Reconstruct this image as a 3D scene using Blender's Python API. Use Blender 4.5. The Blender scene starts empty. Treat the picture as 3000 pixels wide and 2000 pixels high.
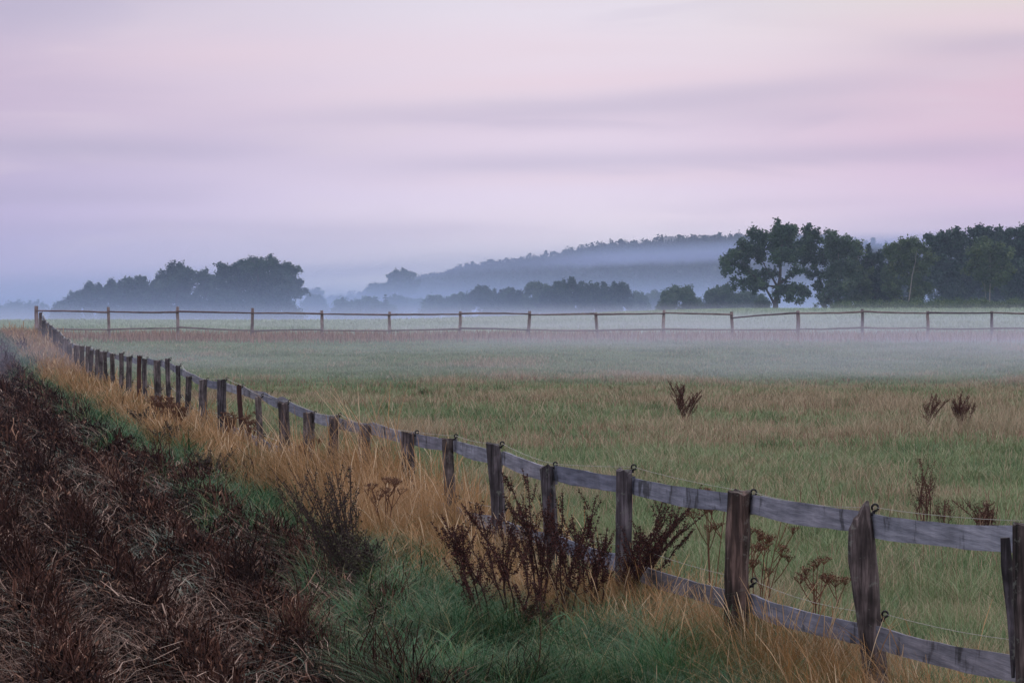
import bpy, math, random
import numpy as np

# ------------------------------------------------------------------ camera, sky, light
SC = bpy.context.scene
COL = SC.collection
EYE = 2.1                       # eye height above the pasture, metres
F = 8333.0                      # focal length in pixels of a 3000 px wide frame (100 mm lens)
HOR = 900.0                     # image row of the horizon in that frame

cam = bpy.data.cameras.new("camera")
cam.lens = 100.0; cam.sensor_width = 36.0
cam.clip_start = 0.1; cam.clip_end = 9000
cam_o = bpy.data.objects.new("camera", cam); COL.objects.link(cam_o)
cam_o.location = (0, 0, EYE)
cam_o.rotation_euler = (math.radians(90 - math.degrees(math.atan(100 / F))), 0, 0)
SC.camera = cam_o

SUN_EL, SUN_AZ = math.radians(4), math.radians(62)
world = bpy.data.worlds.new("World"); SC.world = world
world.use_nodes = True
wt = world.node_tree; wn = wt.nodes; wl = wt.links
wn.clear()

def srgb(r, g, b):
    def f(c):
        c /= 255.0
        return c / 12.92 if c <= 0.04045 else ((c + 0.055) / 1.055) ** 2.4
    return (f(r), f(g), f(b), 1.0)

def wmath(op, a, b=None, c=None):
    n = wn.new("ShaderNodeMath"); n.operation = op
    for i, v in enumerate((a, b, c)):
        if v is None: continue
        if isinstance(v, (int, float)): n.inputs[i].default_value = v
        else: wl.new(v, n.inputs[i])
    return n.outputs[0]

def wramp(fac, stops):
    n = wn.new("ShaderNodeValToRGB"); n.color_ramp.interpolation = 'B_SPLINE'
    cr = n.color_ramp
    while len(cr.elements) > 1: cr.elements.remove(cr.elements[0])
    cr.elements[0].position = stops[0][0]; cr.elements[0].color = stops[0][1]
    for p, c in stops[1:]:
        e = cr.elements.new(p); e.color = c
    wl.new(fac, n.inputs[0]); return n.outputs[0]

def wmix(fac, a, b, mode='MIX'):
    n = wn.new("ShaderNodeMix"); n.data_type = 'RGBA'; n.blend_type = mode
    for s, v in ((0, fac), (6, a), (7, b)):
        if isinstance(v, (int, float)): n.inputs[s].default_value = v
        elif isinstance(v, tuple): n.inputs[s].default_value = v
        else: wl.new(v, n.inputs[s])
    return n.outputs[2]

tc = wn.new("ShaderNodeTexCoord")
sep = wn.new("ShaderNodeSeparateXYZ"); wl.new(tc.outputs['Generated'], sep.inputs[0])
DX, DZ = sep.outputs[0], sep.outputs[2]
# drifting high cloud bands: stretched noise bends the layers a little
mp = wn.new("ShaderNodeMapping"); wl.new(tc.outputs['Generated'], mp.inputs[0])
mp.inputs['Rotation'].default_value = (0, math.radians(4), 0)
mp.inputs['Scale'].default_value = (9, 2.0, 62)
ns = wn.new("ShaderNodeTexNoise"); ns.inputs['Scale'].default_value = 1.0
ns.inputs['Detail'].default_value = 4; ns.inputs['Roughness'].default_value = 0.5
ns.inputs['Distortion'].default_value = 0.6
wl.new(mp.outputs[0], ns.inputs['Vector'])
mp2 = wn.new("ShaderNodeMapping"); wl.new(tc.outputs['Generated'], mp2.inputs[0])
mp2.inputs['Rotation'].default_value = (0, math.radians(5), 0)
mp2.inputs['Location'].default_value = (3.1, 0, 1.7)
mp2.inputs['Scale'].default_value = (5, 1.5, 24)
ns2 = wn.new("ShaderNodeTexNoise"); ns2.inputs['Scale'].default_value = 1.0
ns2.inputs['Detail'].default_value = 2
wl.new(mp2.outputs[0], ns2.inputs['Vector'])
warp = wmath('MULTIPLY', wmath('SUBTRACT', ns2.outputs[0], 0.5), 0.030)
V = wmath('ADD', DZ, warp)
V = wmath('SUBTRACT', V, wmath('MULTIPLY', DX, 0.05))
T = wmath('DIVIDE', V, 0.25)     # ramps run over the lowest 14 degrees of the sky
def K(y): return (HOR - y) / F / 0.25
SKYL = [(0.0, (0.58, 0.51, 0.90, 1)), (K(820), (0.58, 0.50, 0.88, 1)), (K(640), srgb(200, 186, 232)), (K(450), srgb(196, 184, 222)),
        (K(200), srgb(218, 194, 220)), (K(0), srgb(204, 192, 220)), (0.8, srgb(200, 194, 220))]
SKYC = [(0.0, (1.15, 1.02, 1.32, 1)), (K(820), (1.10, 0.98, 1.22, 1)), (K(640), (0.98, 0.86, 1.04, 1)), (K(440), srgb(242, 224, 244)),
        (K(250), srgb(250, 230, 244)), (K(0), srgb(248, 240, 252)), (0.8, srgb(226, 222, 238))]
SKYR = [(0.0, (0.86, 0.68, 0.98, 1)), (K(820), (0.84, 0.66, 0.94, 1)), (K(640), srgb(230, 200, 232)), (K(480), srgb(236, 200, 222)),
        (K(260), srgb(238, 210, 226)), (K(120), srgb(242, 222, 228)), (K(0), srgb(255, 244, 232)), (0.8, srgb(240, 224, 228))]
cl, cc, cr_ = wramp(T, SKYL), wramp(T, SKYC), wramp(T, SKYR)
def smooth(v, a, b):
    n = wn.new("ShaderNodeMapRange"); n.interpolation_type = 'SMOOTHSTEP'
    wl.new(v, n.inputs[0]); n.inputs[1].default_value = a; n.inputs[2].default_value = b
    return n.outputs[0]
base = wmix(smooth(DX, -0.24, 0.02), cl, cc)
base = wmix(smooth(DX, 0.02, 0.20), base, cr_)
streak = wmath('SUBTRACT', ns.outputs[0], 0.5)
dark = wmath('MULTIPLY', smooth(streak, 0.0, 0.18), 0.12)
base = wmix(dark, base, srgb(182, 172, 206))
lite = wmath('MULTIPLY', smooth(wmath('MULTIPLY', streak, -1), 0.02, 0.2), 0.25)
base = wmix(lite, base, srgb(244, 228, 240))
# long thin cloud layers: (azimuth, elevation, half length, half thickness, slope) in frame pixels / F
wob = wmath('MULTIPLY', wmath('SUBTRACT', ns.outputs[0], 0.5), 0.0075)
def layer(px, py, hl, ht, sl, amt):
    x = wmath('DIVIDE', wmath('SUBTRACT', DX, (px - 1500) / F), hl / F)
    yy = wmath('SUBTRACT', wmath('ADD', DZ, wob), (HOR - py) / F)
    yy = wmath('SUBTRACT', yy, wmath('MULTIPLY', wmath('SUBTRACT', DX, (px - 1500) / F), sl))
    yy = wmath('DIVIDE', yy, ht / F)
    r2 = wmath('ADD', wmath('MULTIPLY', x, x), wmath('MULTIPLY', yy, yy))
    return wmath('MULTIPLY', wmath('POWER', 2.718, wmath('MULTIPLY', r2, -1.0)), amt)
DARKL = [(2200, 275, 560, 45, 0.07, 0.42), (1500, 335, 480, 36, 0.05, 0.32), (2300, 345, 380, 39, 0.03, 0.30), (2900, 145, 380, 51, 0.03, 0.42), (2050, 470, 700, 36, 0.03, 0.36),
         (2750, 450, 420, 39, 0.02, 0.26), (250, 445, 620, 39, 0.0, 0.47), (1400, 482, 380, 30, 0.03, 0.24), (200, 570, 400, 30, 0.0, 0.26), (1150, 660, 520, 24, 0.01, 0.17),
         (400, 668, 500, 30, 0.0, 0.24), (2850, 655, 420, 39, 0.02, 0.34), (1300, 745, 600, 21, 0.0, 0.12), (2300, 600, 420, 21, 0.03, 0.15), (100, 20, 420, 75, 0.02, 0.30), (1000, 350, 400, 45, 0.05, 0.17)]
acc = None
for L_ in DARKL:
    o_ = layer(*L_); acc = o_ if acc is None else wmath('ADD', acc, o_)
base = wmix(wmath('MULTIPLY', wmath('MINIMUM', acc, 0.75), 0.85), base, srgb(180, 174, 206))
acc = None
for L_ in [(620, 165, 420, 55, 0.03, 0.4), (1700, 245, 700, 35, 0.06, 0.45), (1850, 520, 600, 30, 0.02, 0.35), (1500, 150, 600, 70, 0.02, 0.3), (2950, 60, 500, 40, 0.0, 0.5), (2900, 560, 300, 40, 0.0, 0.3)]:
    o_ = layer(*L_); acc = o_ if acc is None else wmath('ADD', acc, o_)
base = wmix(wmath('MINIMUM', acc, 0.8), base, srgb(250, 224, 236))
# towards the zenith: unseen sky made near-white and extra bright to lift the ground
zen = smooth(DZ, 0.12, 0.55)
base = wmix(zen, base, (1.62, 1.54, 1.60, 1))
sky = wn.new("ShaderNodeTexSky"); sky.sky_type = 'NISHITA'; sky.sun_disc = False
sky.sun_elevation = SUN_EL; sky.sun_rotation = SUN_AZ
nish = wmix(1.0, sky.outputs[0], (0.08, 0.08, 0.08, 1), 'MULTIPLY')
final = wmix(0.93, nish, base)
bg = wn.new("ShaderNodeBackground"); wl.new(final, bg.inputs[0]); bg.inputs[1].default_value = 0.95
wo = wn.new("ShaderNodeOutputWorld"); wl.new(bg.outputs[0], wo.inputs[0])

sun = bpy.data.lights.new("sun", 'SUN'); sun.energy = 0.12; sun.angle = math.radians(20)
sun.color = (1.0, 0.85, 0.78)
sun_o = bpy.data.objects.new("sun", sun); COL.objects.link(sun_o)
sun_o.rotation_euler = (math.pi / 2 - SUN_EL, 0, -SUN_AZ + math.pi)

SC.view_settings.view_transform = 'Standard'; SC.view_settings.look = 'None'
SC.view_settings.exposure = 0.0; SC.view_settings.gamma = 1.0
SC.cycles.use_denoising = True
SC.cycles.max_bounces = 5; SC.cycles.diffuse_bounces = 3; SC.cycles.transparent_max_bounces = 8
SC.cycles.volume_bounces = 2
SC.cycles.volume_max_steps = 96
SC.cycles.use_adaptive_sampling = False

# ------------------------------------------------------------------ helpers
R = np.random.default_rng(11)
random.seed(5)

def sstep(v, a, b):
    t = np.clip((np.asarray(v, float) - a) / (b - a), 0, 1)
    return t * t * (3 - 2 * t)

def hash_noise(x, y, s, seed=0):
    """smooth value noise on a lattice of size s"""
    x = np.asarray(x, float) / s; y = np.asarray(y, float) / s
    xi, yi = np.floor(x).astype(np.int64), np.floor(y).astype(np.int64)
    fx, fy = x - xi, y - yi
    fx = fx * fx * (3 - 2 * fx); fy = fy * fy * (3 - 2 * fy)
    def h(i, j):
        n = (i * 374761393 + j * 668265263 + seed * 1442695041) & 0x7fffffff
        n = ((n ^ (n >> 13)) * 1274126177) & 0x7fffffff
        return ((n ^ (n >> 16)) & 0xffff) / 65535.0
    return (h(xi, yi) * (1 - fx) + h(xi + 1, yi) * fx) * (1 - fy) + (h(xi, yi + 1) * (1 - fx) + h(xi + 1, yi + 1) * fx) * fy

def off(x, y): return np.asarray(x) + 0.216 * np.asarray(y)     # lateral offset measured along the fence direction

def FB(y): return 2.75 + 0.65 * sstep(y, 15.5, 21)      # edge of the brown field

def H(x, y):
    x = np.asarray(x, float); y = np.asarray(y, float)
    u = x / np.maximum(y, 60)
    rt = sstep(u, -0.07, 0.085)
    z = 1.0 * (0.35 * sstep(y, 55, 101) + 0.65 * sstep(y, 70, 104))
    o = off(x, y)
    z = z + 0.14 * (hash_noise(x, y, 7, 3) - 0.5) * sstep(y, 5, 20) * sstep(o, 6, 10) * (1 - 0.7 * sstep(y, 70, 100))
    z = z + rt * 0.95 * sstep(y, 110, 330)
    z = z - (1 - rt) * 1.9 * sstep(y, 205, 420)
    z = z + 0.10 * (hash_noise(x, y, 22, 8) - 0.5) * sstep(y, 100, 130)
    # shallow potato ridges in the brown field
    pf = (1 - sstep(o, FB(y) - 0.6, FB(y) + 0.1)) * (1 - sstep(y, 85, 100))
    z = z + pf * (0.10 * np.sin(o * 2 * math.pi / 0.75) - 0.05)
    z = z + (1 - sstep(o, 3.5, 5.5)) * (1 - pf) * 0.06 * (1 - sstep(y, 100, 120))
    return z

def P(px, py, y):
    return ((px - 1500) / F * y, y, EYE - (py - HOR) / F * y)

def tag(o, label=None, cat=None, group=None, kind=None):
    if label: o["label"] = label
    if cat: o["category"] = cat
    if group: o["group"] = group
    if kind: o["kind"] = kind
    return o

def empty(name, loc):
    o = bpy.data.objects.new(name, None); COL.objects.link(o); o.location = loc
    o.empty_display_size = 0.1
    return o

def link(name, me, parent=None, mat=None, loc=None):
    o = bpy.data.objects.new(name, me); COL.objects.link(o)
    if mat is not None: me.materials.append(mat)
    if parent is not None: o.parent = parent
    if loc is not None: o.location = loc
    return o

def mesh_np(name, verts, loops, starts, totals, tint=None, smooth=False):
    me = bpy.data.meshes.new(name)
    me.vertices.add(len(verts)); me.vertices.foreach_set("co", np.ascontiguousarray(verts, dtype=np.float32).ravel())
    me.loops.add(len(loops)); me.loops.foreach_set("vertex_index", np.ascontiguousarray(loops, dtype=np.int32))
    me.polygons.add(len(starts))
    me.polygons.foreach_set("loop_start", np.ascontiguousarray(starts, dtype=np.int32))
    me.polygons.foreach_set("loop_total", np.ascontiguousarray(totals, dtype=np.int32))
    me.polygons.foreach_set("use_smooth", np.full(len(starts), bool(smooth)))
    if tint is not None:
        a = me.attributes.new("tint", 'FLOAT', 'POINT'); a.data.foreach_set("value", np.ascontiguousarray(tint, dtype=np.float32))
    me.update(calc_edges=True)
    return me

class MB:
    """collects quads / tubes, builds one mesh"""
    def __init__(self): self.v = []; self.f = []; self.t = []; self.n = 0
    def add(self, verts, faces, tint=0.5):
        verts = np.asarray(verts, float).reshape(-1, 3)
        self.v.append(verts)
        for f in faces: self.f.append(tuple(i + self.n for i in f))
        self.t.append(np.full(len(verts), tint) if np.isscalar(tint) else np.asarray(tint)); self.n += len(verts)
    def tube(self, pts, rad, n=6, tint=0.5, wob=0.0, cap=True, phase=0.0):
        pts = [np.asarray(p, float) for p in pts]; k = len(pts)
        if np.isscalar(rad): rad = [rad] * k
        vs = []
        for i, p in enumerate(pts):
            d = pts[min(i + 1, k - 1)] - pts[max(i - 1, 0)]
            d = d / (np.linalg.norm(d) + 1e-9)
            a = np.array([1.0, 0, 0]) if abs(d[0]) < 0.8 else np.array([0, 1.0, 0])
            s = np.cross(d, a); s /= np.linalg.norm(s); t = np.cross(d, s)
            for j in range(n):
                an = 2 * math.pi * j / n + phase
                r = rad[i] * (1 + (random.uniform(-wob, wob) if wob else 0))
                vs.append(p + (s * math.cos(an) + t * math.sin(an)) * r)
        fs = []
        for i in range(k - 1):
            for j in range(n):
                a, b = i * n + j, i * n + (j + 1) % n
                fs.append((a, b, b + n, a + n))
        if cap:
            fs.append(tuple(range(n - 1, -1, -1))); fs.append(tuple(range((k - 1) * n, k * n)))
        self.add(vs, fs, tint)
    def quads(self, V, tint):
        """V (N,4,3) array of loose quads"""
        V = np.asarray(V); N = len(V)
        self.v.append(V.reshape(-1, 3)); base = self.n
        self.f.extend([(base + 4 * i, base + 4 * i + 1, base + 4 * i + 2, base + 4 * i + 3) for i in range(N)])
        self.t.append(np.repeat(tint, 4)); self.n += 4 * N
    def mesh(self, name, smooth=False):
        v = np.concatenate(self.v); tot = np.array([len(f) for f in self.f])
        loops = np.fromiter((i for f in self.f for i in f), dtype=np.int32, count=int(tot.sum()))
        st = np.concatenate(([0], np.cumsum(tot)[:-1]))
        return mesh_np(name, v, loops, st, tot, np.concatenate(self.t), smooth)

# ------------------------------------------------------------------ materials
def nmat(name):
    m = bpy.data.materials.new(name); m.use_nodes = True
    nt = m.node_tree; b = nt.nodes["Principled BSDF"]
    return m, nt, b

def N_(nt, t, **kw):
    n = nt.nodes.new(t)
    for k, v in kw.items(): setattr(n, k, v)
    return n

def mixc(nt, fac, a, b, mode='MIX'):
    n = nt.nodes.new("ShaderNodeMix"); n.data_type = 'RGBA'; n.blend_type = mode
    for s, v in ((0, fac), (6, a), (7, b)):
        if isinstance(v, (int, float)): n.inputs[s].default_value = v
        elif isinstance(v, tuple): n.inputs[s].default_value = v if len(v) == 4 else v + (1,)
        else: nt.links.new(v, n.inputs[s])
    return n.outputs[2]

def ramp(nt, fac, stops, interp='LINEAR'):
    n = nt.nodes.new("ShaderNodeValToRGB"); cr = n.color_ramp; cr.interpolation = interp
    while len(cr.elements) > 1: cr.elements.remove(cr.elements[0])
    cr.elements[0].position = stops[0][0]; cr.elements[0].color = tuple(stops[0][1]) + (1,)
    for p, c in stops[1:]:
        e = cr.elements.new(p); e.color = tuple(c) + (1,)
    nt.links.new(fac, n.inputs[0]); return n.outputs[0]

def noise(nt, vec, scale, detail=3, rough=0.55, mapping=None):
    n = nt.nodes.new("ShaderNodeTexNoise"); n.inputs['Scale'].default_value = scale
    n.inputs['Detail'].default_value = detail; n.inputs['Roughness'].default_value = rough
    if mapping is not None:
        mp = nt.nodes.new("ShaderNodeMapping"); mp.inputs['Scale'].default_value = mapping
        nt.links.new(vec, mp.inputs[0]); vec = mp.outputs[0]
    nt.links.new(vec, n.inputs['Vector']); return n.outputs[0]

def geo_pos(nt): return nt.nodes.new("ShaderNodeNewGeometry").outputs['Position']

def tint_mat(name, stops, rough=0.75, spec=0.15, patch=None, trans=0.0):
    """colour from the per-blade 'tint' attribute; patch=(colour, scale, lo, hi, amount) tints patches of the stand"""
    m, nt, b = nmat(name)
    at = nt.nodes.new("ShaderNodeAttribute"); at.attribute_name = "tint"
    c = ramp(nt, at.outputs['Fac'], stops)
    if patch:
        pc, sc, lo, hi, am = patch
        f = noise(nt, geo_pos(nt), sc, 3)
        mr = nt.nodes.new("ShaderNodeMapRange"); nt.links.new(f, mr.inputs[0])
        mr.inputs[1].default_value = lo; mr.inputs[2].default_value = hi; mr.inputs[4].default_value = am
        c = mixc(nt, mr.outputs[0], c, pc)
    nt.links.new(c, b.inputs['Base Color'])
    b.inputs['Roughness'].default_value = rough; b.inputs['Specular IOR Level'].default_value = spec
    if trans > 0:
        tr = nt.nodes.new("ShaderNodeBsdfTranslucent"); nt.links.new(c, tr.inputs[0])
        mx = nt.nodes.new("ShaderNodeMixShader"); mx.inputs[0].default_value = trans
        nt.links.new(b.outputs[0], mx.inputs[1]); nt.links.new(tr.outputs[0], mx.inputs[2])
        nt.links.new(mx.outputs[0], nt.nodes["Material Output"].inputs[0])
    return m

def wood_mat(name, cols, grain=(60, 60, 3.0), moss=None, dark=0.55, cmap=None):
    m, nt, b = nmat(name)
    tcn = nt.nodes.new("ShaderNodeTexCoord"); oi = nt.nodes.new("ShaderNodeObjectInfo")
    vm = nt.nodes.new("ShaderNodeVectorMath"); vm.operation = 'ADD'
    cb = nt.nodes.new("ShaderNodeCombineXYZ")
    ml = nt.nodes.new("ShaderNodeMath"); ml.operation = 'MULTIPLY'; ml.inputs[1].default_value = 37.0
    nt.links.new(oi.outputs['Random'], ml.inputs[0])
    for i in range(3): nt.links.new(ml.outputs[0], cb.inputs[i])
    nt.links.new(tcn.outputs['Object'], vm.inputs[0]); nt.links.new(cb.outputs[0], vm.inputs[1])
    v = vm.outputs[0]
    g = noise(nt, v, 1.0, 5, 0.65, grain)
    big = noise(nt, v, 4.5, 3, 0.6)
    c = ramp(nt, g, [(0.28, cols[0]), (0.5, cols[1]), (0.72, cols[2])])
    c2 = ramp(nt, big, [(0.35, (dark,) * 3), (0.62, (1.05,) * 3)])
    c = mixc(nt, 1.0, c, c2, 'MULTIPLY')
    rv = ramp(nt, oi.outputs['Random'], [(0, (0.55, 0.55, 0.66)), (0.3, (1.05, 1.0, 1.0)), (0.55, (0.6, 0.52, 0.52)), (0.8, (1.2, 1.1, 1.05)), (1, (0.8, 0.75, 0.8))])
    c = mixc(nt, 1.0, c, rv, 'MULTIPLY')
    crack = noise(nt, v, 1.0, 4, 0.7, cmap or (grain[0] * 0.55, grain[1] * 0.55, grain[2] * 0.35))
    ck = ramp(nt, crack, [(0.36, (0.12,) * 3), (0.43, (1,) * 3)])
    c = mixc(nt, 0.8, c, ck, 'MULTIPLY')
    if moss:
        mf = noise(nt, v, 13, 4, 0.7)
        mr = nt.nodes.new("ShaderNodeMapRange"); nt.links.new(mf, mr.inputs[0])
        mr.inputs[1].default_value = 0.58; mr.inputs[2].default_value = 0.68; mr.inputs[4].default_value = 0.6
        c = mixc(nt, mr.outputs[0], c, moss)
    nt.links.new(c, b.inputs['Base Color']); b.inputs['Roughness'].default_value = 0.8
    b.inputs['Specular IOR Level'].default_value = 0.25
    bp = nt.nodes.new("ShaderNodeBump"); bp.inputs['Strength'].default_value = 0.7; bp.inputs['Distance'].default_value = 0.012
    nt.links.new(g, bp.inputs['Height']); nt.links.new(bp.outputs[0], b.inputs['Normal'])
    return m

def flat_mat(name, col, rough=0.6, spec=0.3):
    m, nt, b = nmat(name)
    f = noise(nt, geo_pos(nt), 40, 3)
    c = mixc(nt, 1.0, tuple(col), ramp(nt, f, [(0.3, (0.75,) * 3), (0.7, (1.15,) * 3)]), 'MULTIPLY')
    nt.links.new(c, b.inputs['Base Color'])
    b.inputs['Roughness'].default_value = rough; b.inputs['Specular IOR Level'].default_value = spec
    return m

M = {}
M['post'] = wood_mat("weathered_post_wood", [(0.020, 0.018, 0.020), (0.105, 0.092, 0.098), (0.30, 0.275, 0.285)], (38, 38, 2.6), moss=(0.15, 0.165, 0.155), dark=0.24)
M['post_dark'] = wood_mat("dark_bark_post_wood", [(0.012, 0.009, 0.009), (0.045, 0.032, 0.030), (0.20, 0.15, 0.14)], (30, 30, 2.2), moss=(0.16, 0.16, 0.15), dark=0.25)
M['post_red'] = wood_mat("reddish_post_wood", [(0.022, 0.010, 0.010), (0.07, 0.030, 0.026), (0.13, 0.07, 0.06)], (38, 38, 2.6), dark=0.5)
M['board'] = wood_mat("silver_board_wood", [(0.085, 0.10, 0.135), (0.175, 0.20, 0.255), (0.28, 0.31, 0.38)], (2.2, 2.2, 30), dark=0.75, cmap=(9, 3, 1.8))
M['rail_far'] = wood_mat("round_rail_wood", [(0.10, 0.082, 0.09), (0.17, 0.14, 0.15), (0.26, 0.22, 0.235)], (2, 30, 30), dark=0.7)
M['post_far'] = wood_mat("round_post_wood", [(0.16, 0.14, 0.15), (0.28, 0.25, 0.265), (0.42, 0.38, 0.40)], (30, 30, 2), dark=0.7)
M['plastic'] = flat_mat("black_plastic", (0.008, 0.008, 0.010), 0.4)
M['wire'] = flat_mat("white_polywire", (0.32, 0.32, 0.30), 0.6)
M['litter'] = flat_mat("white_scrap", (0.7, 0.7, 0.68), 0.6)
M['bark'] = tint_mat("dark_bark", [(0, (0.02, 0.02, 0.02)), (1, (0.07, 0.065, 0.06))], 0.9)
M['birch'] = tint_mat("pale_birch_bark", [(0, (0.13, 0.125, 0.12)), (1, (0.30, 0.29, 0.28))], 0.8)
M['leaf_oak'] = tint_mat("oak_leaves", [(0, (0.0102, 0.0340, 0.0272)), (0.5, (0.0238, 0.0612, 0.0391)), (1, (0.0553, 0.1020, 0.0493))], 0.6, 0.25, trans=0.2)
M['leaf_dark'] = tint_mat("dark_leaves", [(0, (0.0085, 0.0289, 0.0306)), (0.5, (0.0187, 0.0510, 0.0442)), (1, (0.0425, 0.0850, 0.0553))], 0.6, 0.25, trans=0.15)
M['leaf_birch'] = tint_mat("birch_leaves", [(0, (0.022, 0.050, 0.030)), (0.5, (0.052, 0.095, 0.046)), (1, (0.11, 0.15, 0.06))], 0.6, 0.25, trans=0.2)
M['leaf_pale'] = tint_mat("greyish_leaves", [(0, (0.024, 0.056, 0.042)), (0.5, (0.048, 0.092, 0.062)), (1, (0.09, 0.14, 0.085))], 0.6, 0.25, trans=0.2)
M['needle'] = tint_mat("spruce_needles", [(0, (0.010, 0.026, 0.026)), (1, (0.03, 0.055, 0.045))], 0.7)
M['wood_far'] = tint_mat("hillside_leaves", [(0, (0.008, 0.022, 0.022)), (0.5, (0.016, 0.036, 0.032)), (1, (0.035, 0.055, 0.04))], 0.7)
M['g_green'] = tint_mat("verge_grass", [(0, (0.008, 0.036, 0.012)), (0.4, (0.024, 0.092, 0.034)), (0.75, (0.060, 0.165, 0.070)), (0.88, (0.14, 0.17, 0.07)), (1, (0.25, 0.19, 0.11))], 0.5, 0.2, trans=0.25)
M['g_dry'] = tint_mat("dry_grass", [(0, (0.05, 0.050, 0.017)), (0.22, (0.135, 0.082, 0.031)), (0.55, (0.275, 0.150, 0.062)), (0.8, (0.40, 0.26, 0.14)), (1, (0.55, 0.44, 0.31))], 0.6, 0.25, trans=0.3)
M['g_past'] = tint_mat("pasture_grass", [(0, (0.052, 0.100, 0.042)), (0.3, (0.125, 0.195, 0.085)), (0.55, (0.23, 0.29, 0.155)), (0.66, (0.19, 0.165, 0.105)), (0.85, (0.29, 0.225, 0.15)), (1, (0.45, 0.37, 0.27))], 0.5, 0.35, trans=0.25)
M['g_tan'] = tint_mat("pasture_seed_grass", [(0, (0.13, 0.070, 0.052)), (0.5, (0.23, 0.135, 0.10)), (1, (0.36, 0.25, 0.19))], 0.6, 0.25, trans=0.3)
M['haulm'] = tint_mat("dead_haulm", [(0, (0.006, 0.0035, 0.0035)), (0.5, (0.030, 0.0135, 0.011)), (0.8, (0.075, 0.036, 0.027)), (0.93, (0.14, 0.075, 0.055)), (1, (0.24, 0.15, 0.11))], 0.85, 0.06)
M['straw'] = tint_mat("bleached_stalks", [(0, (0.05, 0.025, 0.018)), (0.6, (0.14, 0.085, 0.065)), (1, (0.36, 0.27, 0.23))], 0.6, 0.15)
M['weed'] = tint_mat("low_weed_leaves", [(0, (0.02, 0.04, 0.03)), (0.6, (0.065, 0.09, 0.07)), (1, (0.16, 0.19, 0.16))], 0.6, 0.25)
M['dock'] = tint_mat("dock_seed", [(0, (0.012, 0.004, 0.004)), (0.5, (0.038, 0.012, 0.011)), (1, (0.10, 0.036, 0.028))], 0.7, 0.2)
M['dock_far'] = tint_mat("brown_dock_seed", [(0, (0.035, 0.015, 0.012)), (0.5, (0.085, 0.038, 0.028)), (1, (0.15, 0.075, 0.055))], 0.7, 0.2)
M['umbel'] = tint_mat("dry_umbel", [(0, (0.04, 0.018, 0.012)), (0.5, (0.11, 0.05, 0.03)), (1, (0.22, 0.13, 0.09))], 0.8, 0.2)
M['mugwort'] = tint_mat("mugwort", [(0, (0.018, 0.012, 0.013)), (0.6, (0.05, 0.036, 0.034)), (0.9, (0.07, 0.075, 0.04)), (1, (0.13, 0.13, 0.065))], 0.8, 0.2)
M['stone'] = flat_mat("grey_render_wall", (0.30, 0.31, 0.34), 0.8)
M['glass'] = flat_mat("dark_window_glass", (0.03, 0.035, 0.045), 0.2)

# ------------------------------------------------------------------ ground
def ground_material():
    m, nt, b = nmat("ground_cover")
    pos = geo_pos(nt)
    sp = nt.nodes.new("ShaderNodeSeparateXYZ"); nt.links.new(pos, sp.inputs[0])
    def ma(op, a, b_=None):
        n = nt.nodes.new("ShaderNodeMath"); n.operation = op
        for i, v in enumerate((a, b_)):
            if v is None: continue
            if isinstance(v, (int, float)): n.inputs[i].default_value = v
            else: nt.links.new(v, n.inputs[i])
        return n.outputs[0]
    def mr(v, a, b_, lo=0, hi=1):
        n = nt.nodes.new("ShaderNodeMapRange"); nt.links.new(v, n.inputs[0]); n.interpolation_type = 'SMOOTHSTEP'
        n.inputs[1].default_value = a; n.inputs[2].default_value = b_; n.inputs[3].default_value = lo; n.inputs[4].default_value = hi
        return n.outputs[0]
    offs = ma('ADD', sp.outputs[0], ma('MULTIPLY', sp.outputs[1], 0.216))
    n1 = noise(nt, pos, 0.9, 3)
    offn = ma('ADD', offs, ma('MULTIPLY', ma('SUBTRACT', n1, 0.5), 1.0))
    f1 = noise(nt, pos, 9, 5, 0.7); f2 = noise(nt, pos, 0.35, 4, 0.6); f3 = noise(nt, pos, 0.05, 3, 0.55)
    soil = ramp(nt, f1, [(0.3, (0.008, 0.005, 0.005)), (0.55, (0.02, 0.013, 0.012)), (0.8, (0.04, 0.028, 0.026))])
    grass = ramp(nt, f1, [(0.25, (0.03, 0.05, 0.022)), (0.5, (0.06, 0.09, 0.042)), (0.75, (0.12, 0.13, 0.07))])
    tan = ramp(nt, f1, [(0.25, (0.07, 0.05, 0.03)), (0.6, (0.15, 0.11, 0.07)), (0.8, (0.22, 0.16, 0.11))])
    past = mixc(nt, mr(f2, 0.50, 0.70), grass, tan)
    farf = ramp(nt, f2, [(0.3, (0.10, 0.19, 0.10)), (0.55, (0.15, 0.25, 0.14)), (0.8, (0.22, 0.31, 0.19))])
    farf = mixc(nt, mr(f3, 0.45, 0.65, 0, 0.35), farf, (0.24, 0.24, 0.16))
    mown = ramp(nt, f1, [(0.25, (0.055, 0.11, 0.06)), (0.75, (0.12, 0.18, 0.10))])
    past = mixc(nt, mr(ma('ADD', sp.outputs[1], ma('MULTIPLY', ma('SUBTRACT', f2, 0.5), 50)), 60, 94), past, mown)
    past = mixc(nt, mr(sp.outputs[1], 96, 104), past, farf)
    c = mixc(nt, mr(offn, 3.2, 3.6), soil, past)
    nt.links.new(c, b.inputs['Base Color']); b.inputs['Roughness'].default_value = 0.9
    b.inputs['Specular IOR Level'].default_value = 0.1
    bp = nt.nodes.new("ShaderNodeBump"); bp.inputs['Strength'].default_value = 0.5; bp.inputs['Distance'].default_value = 0.05
    nt.links.new(f1, bp.inputs['Height']); nt.links.new(bp.outputs[0], b.inputs['Normal'])
    return m

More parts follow.
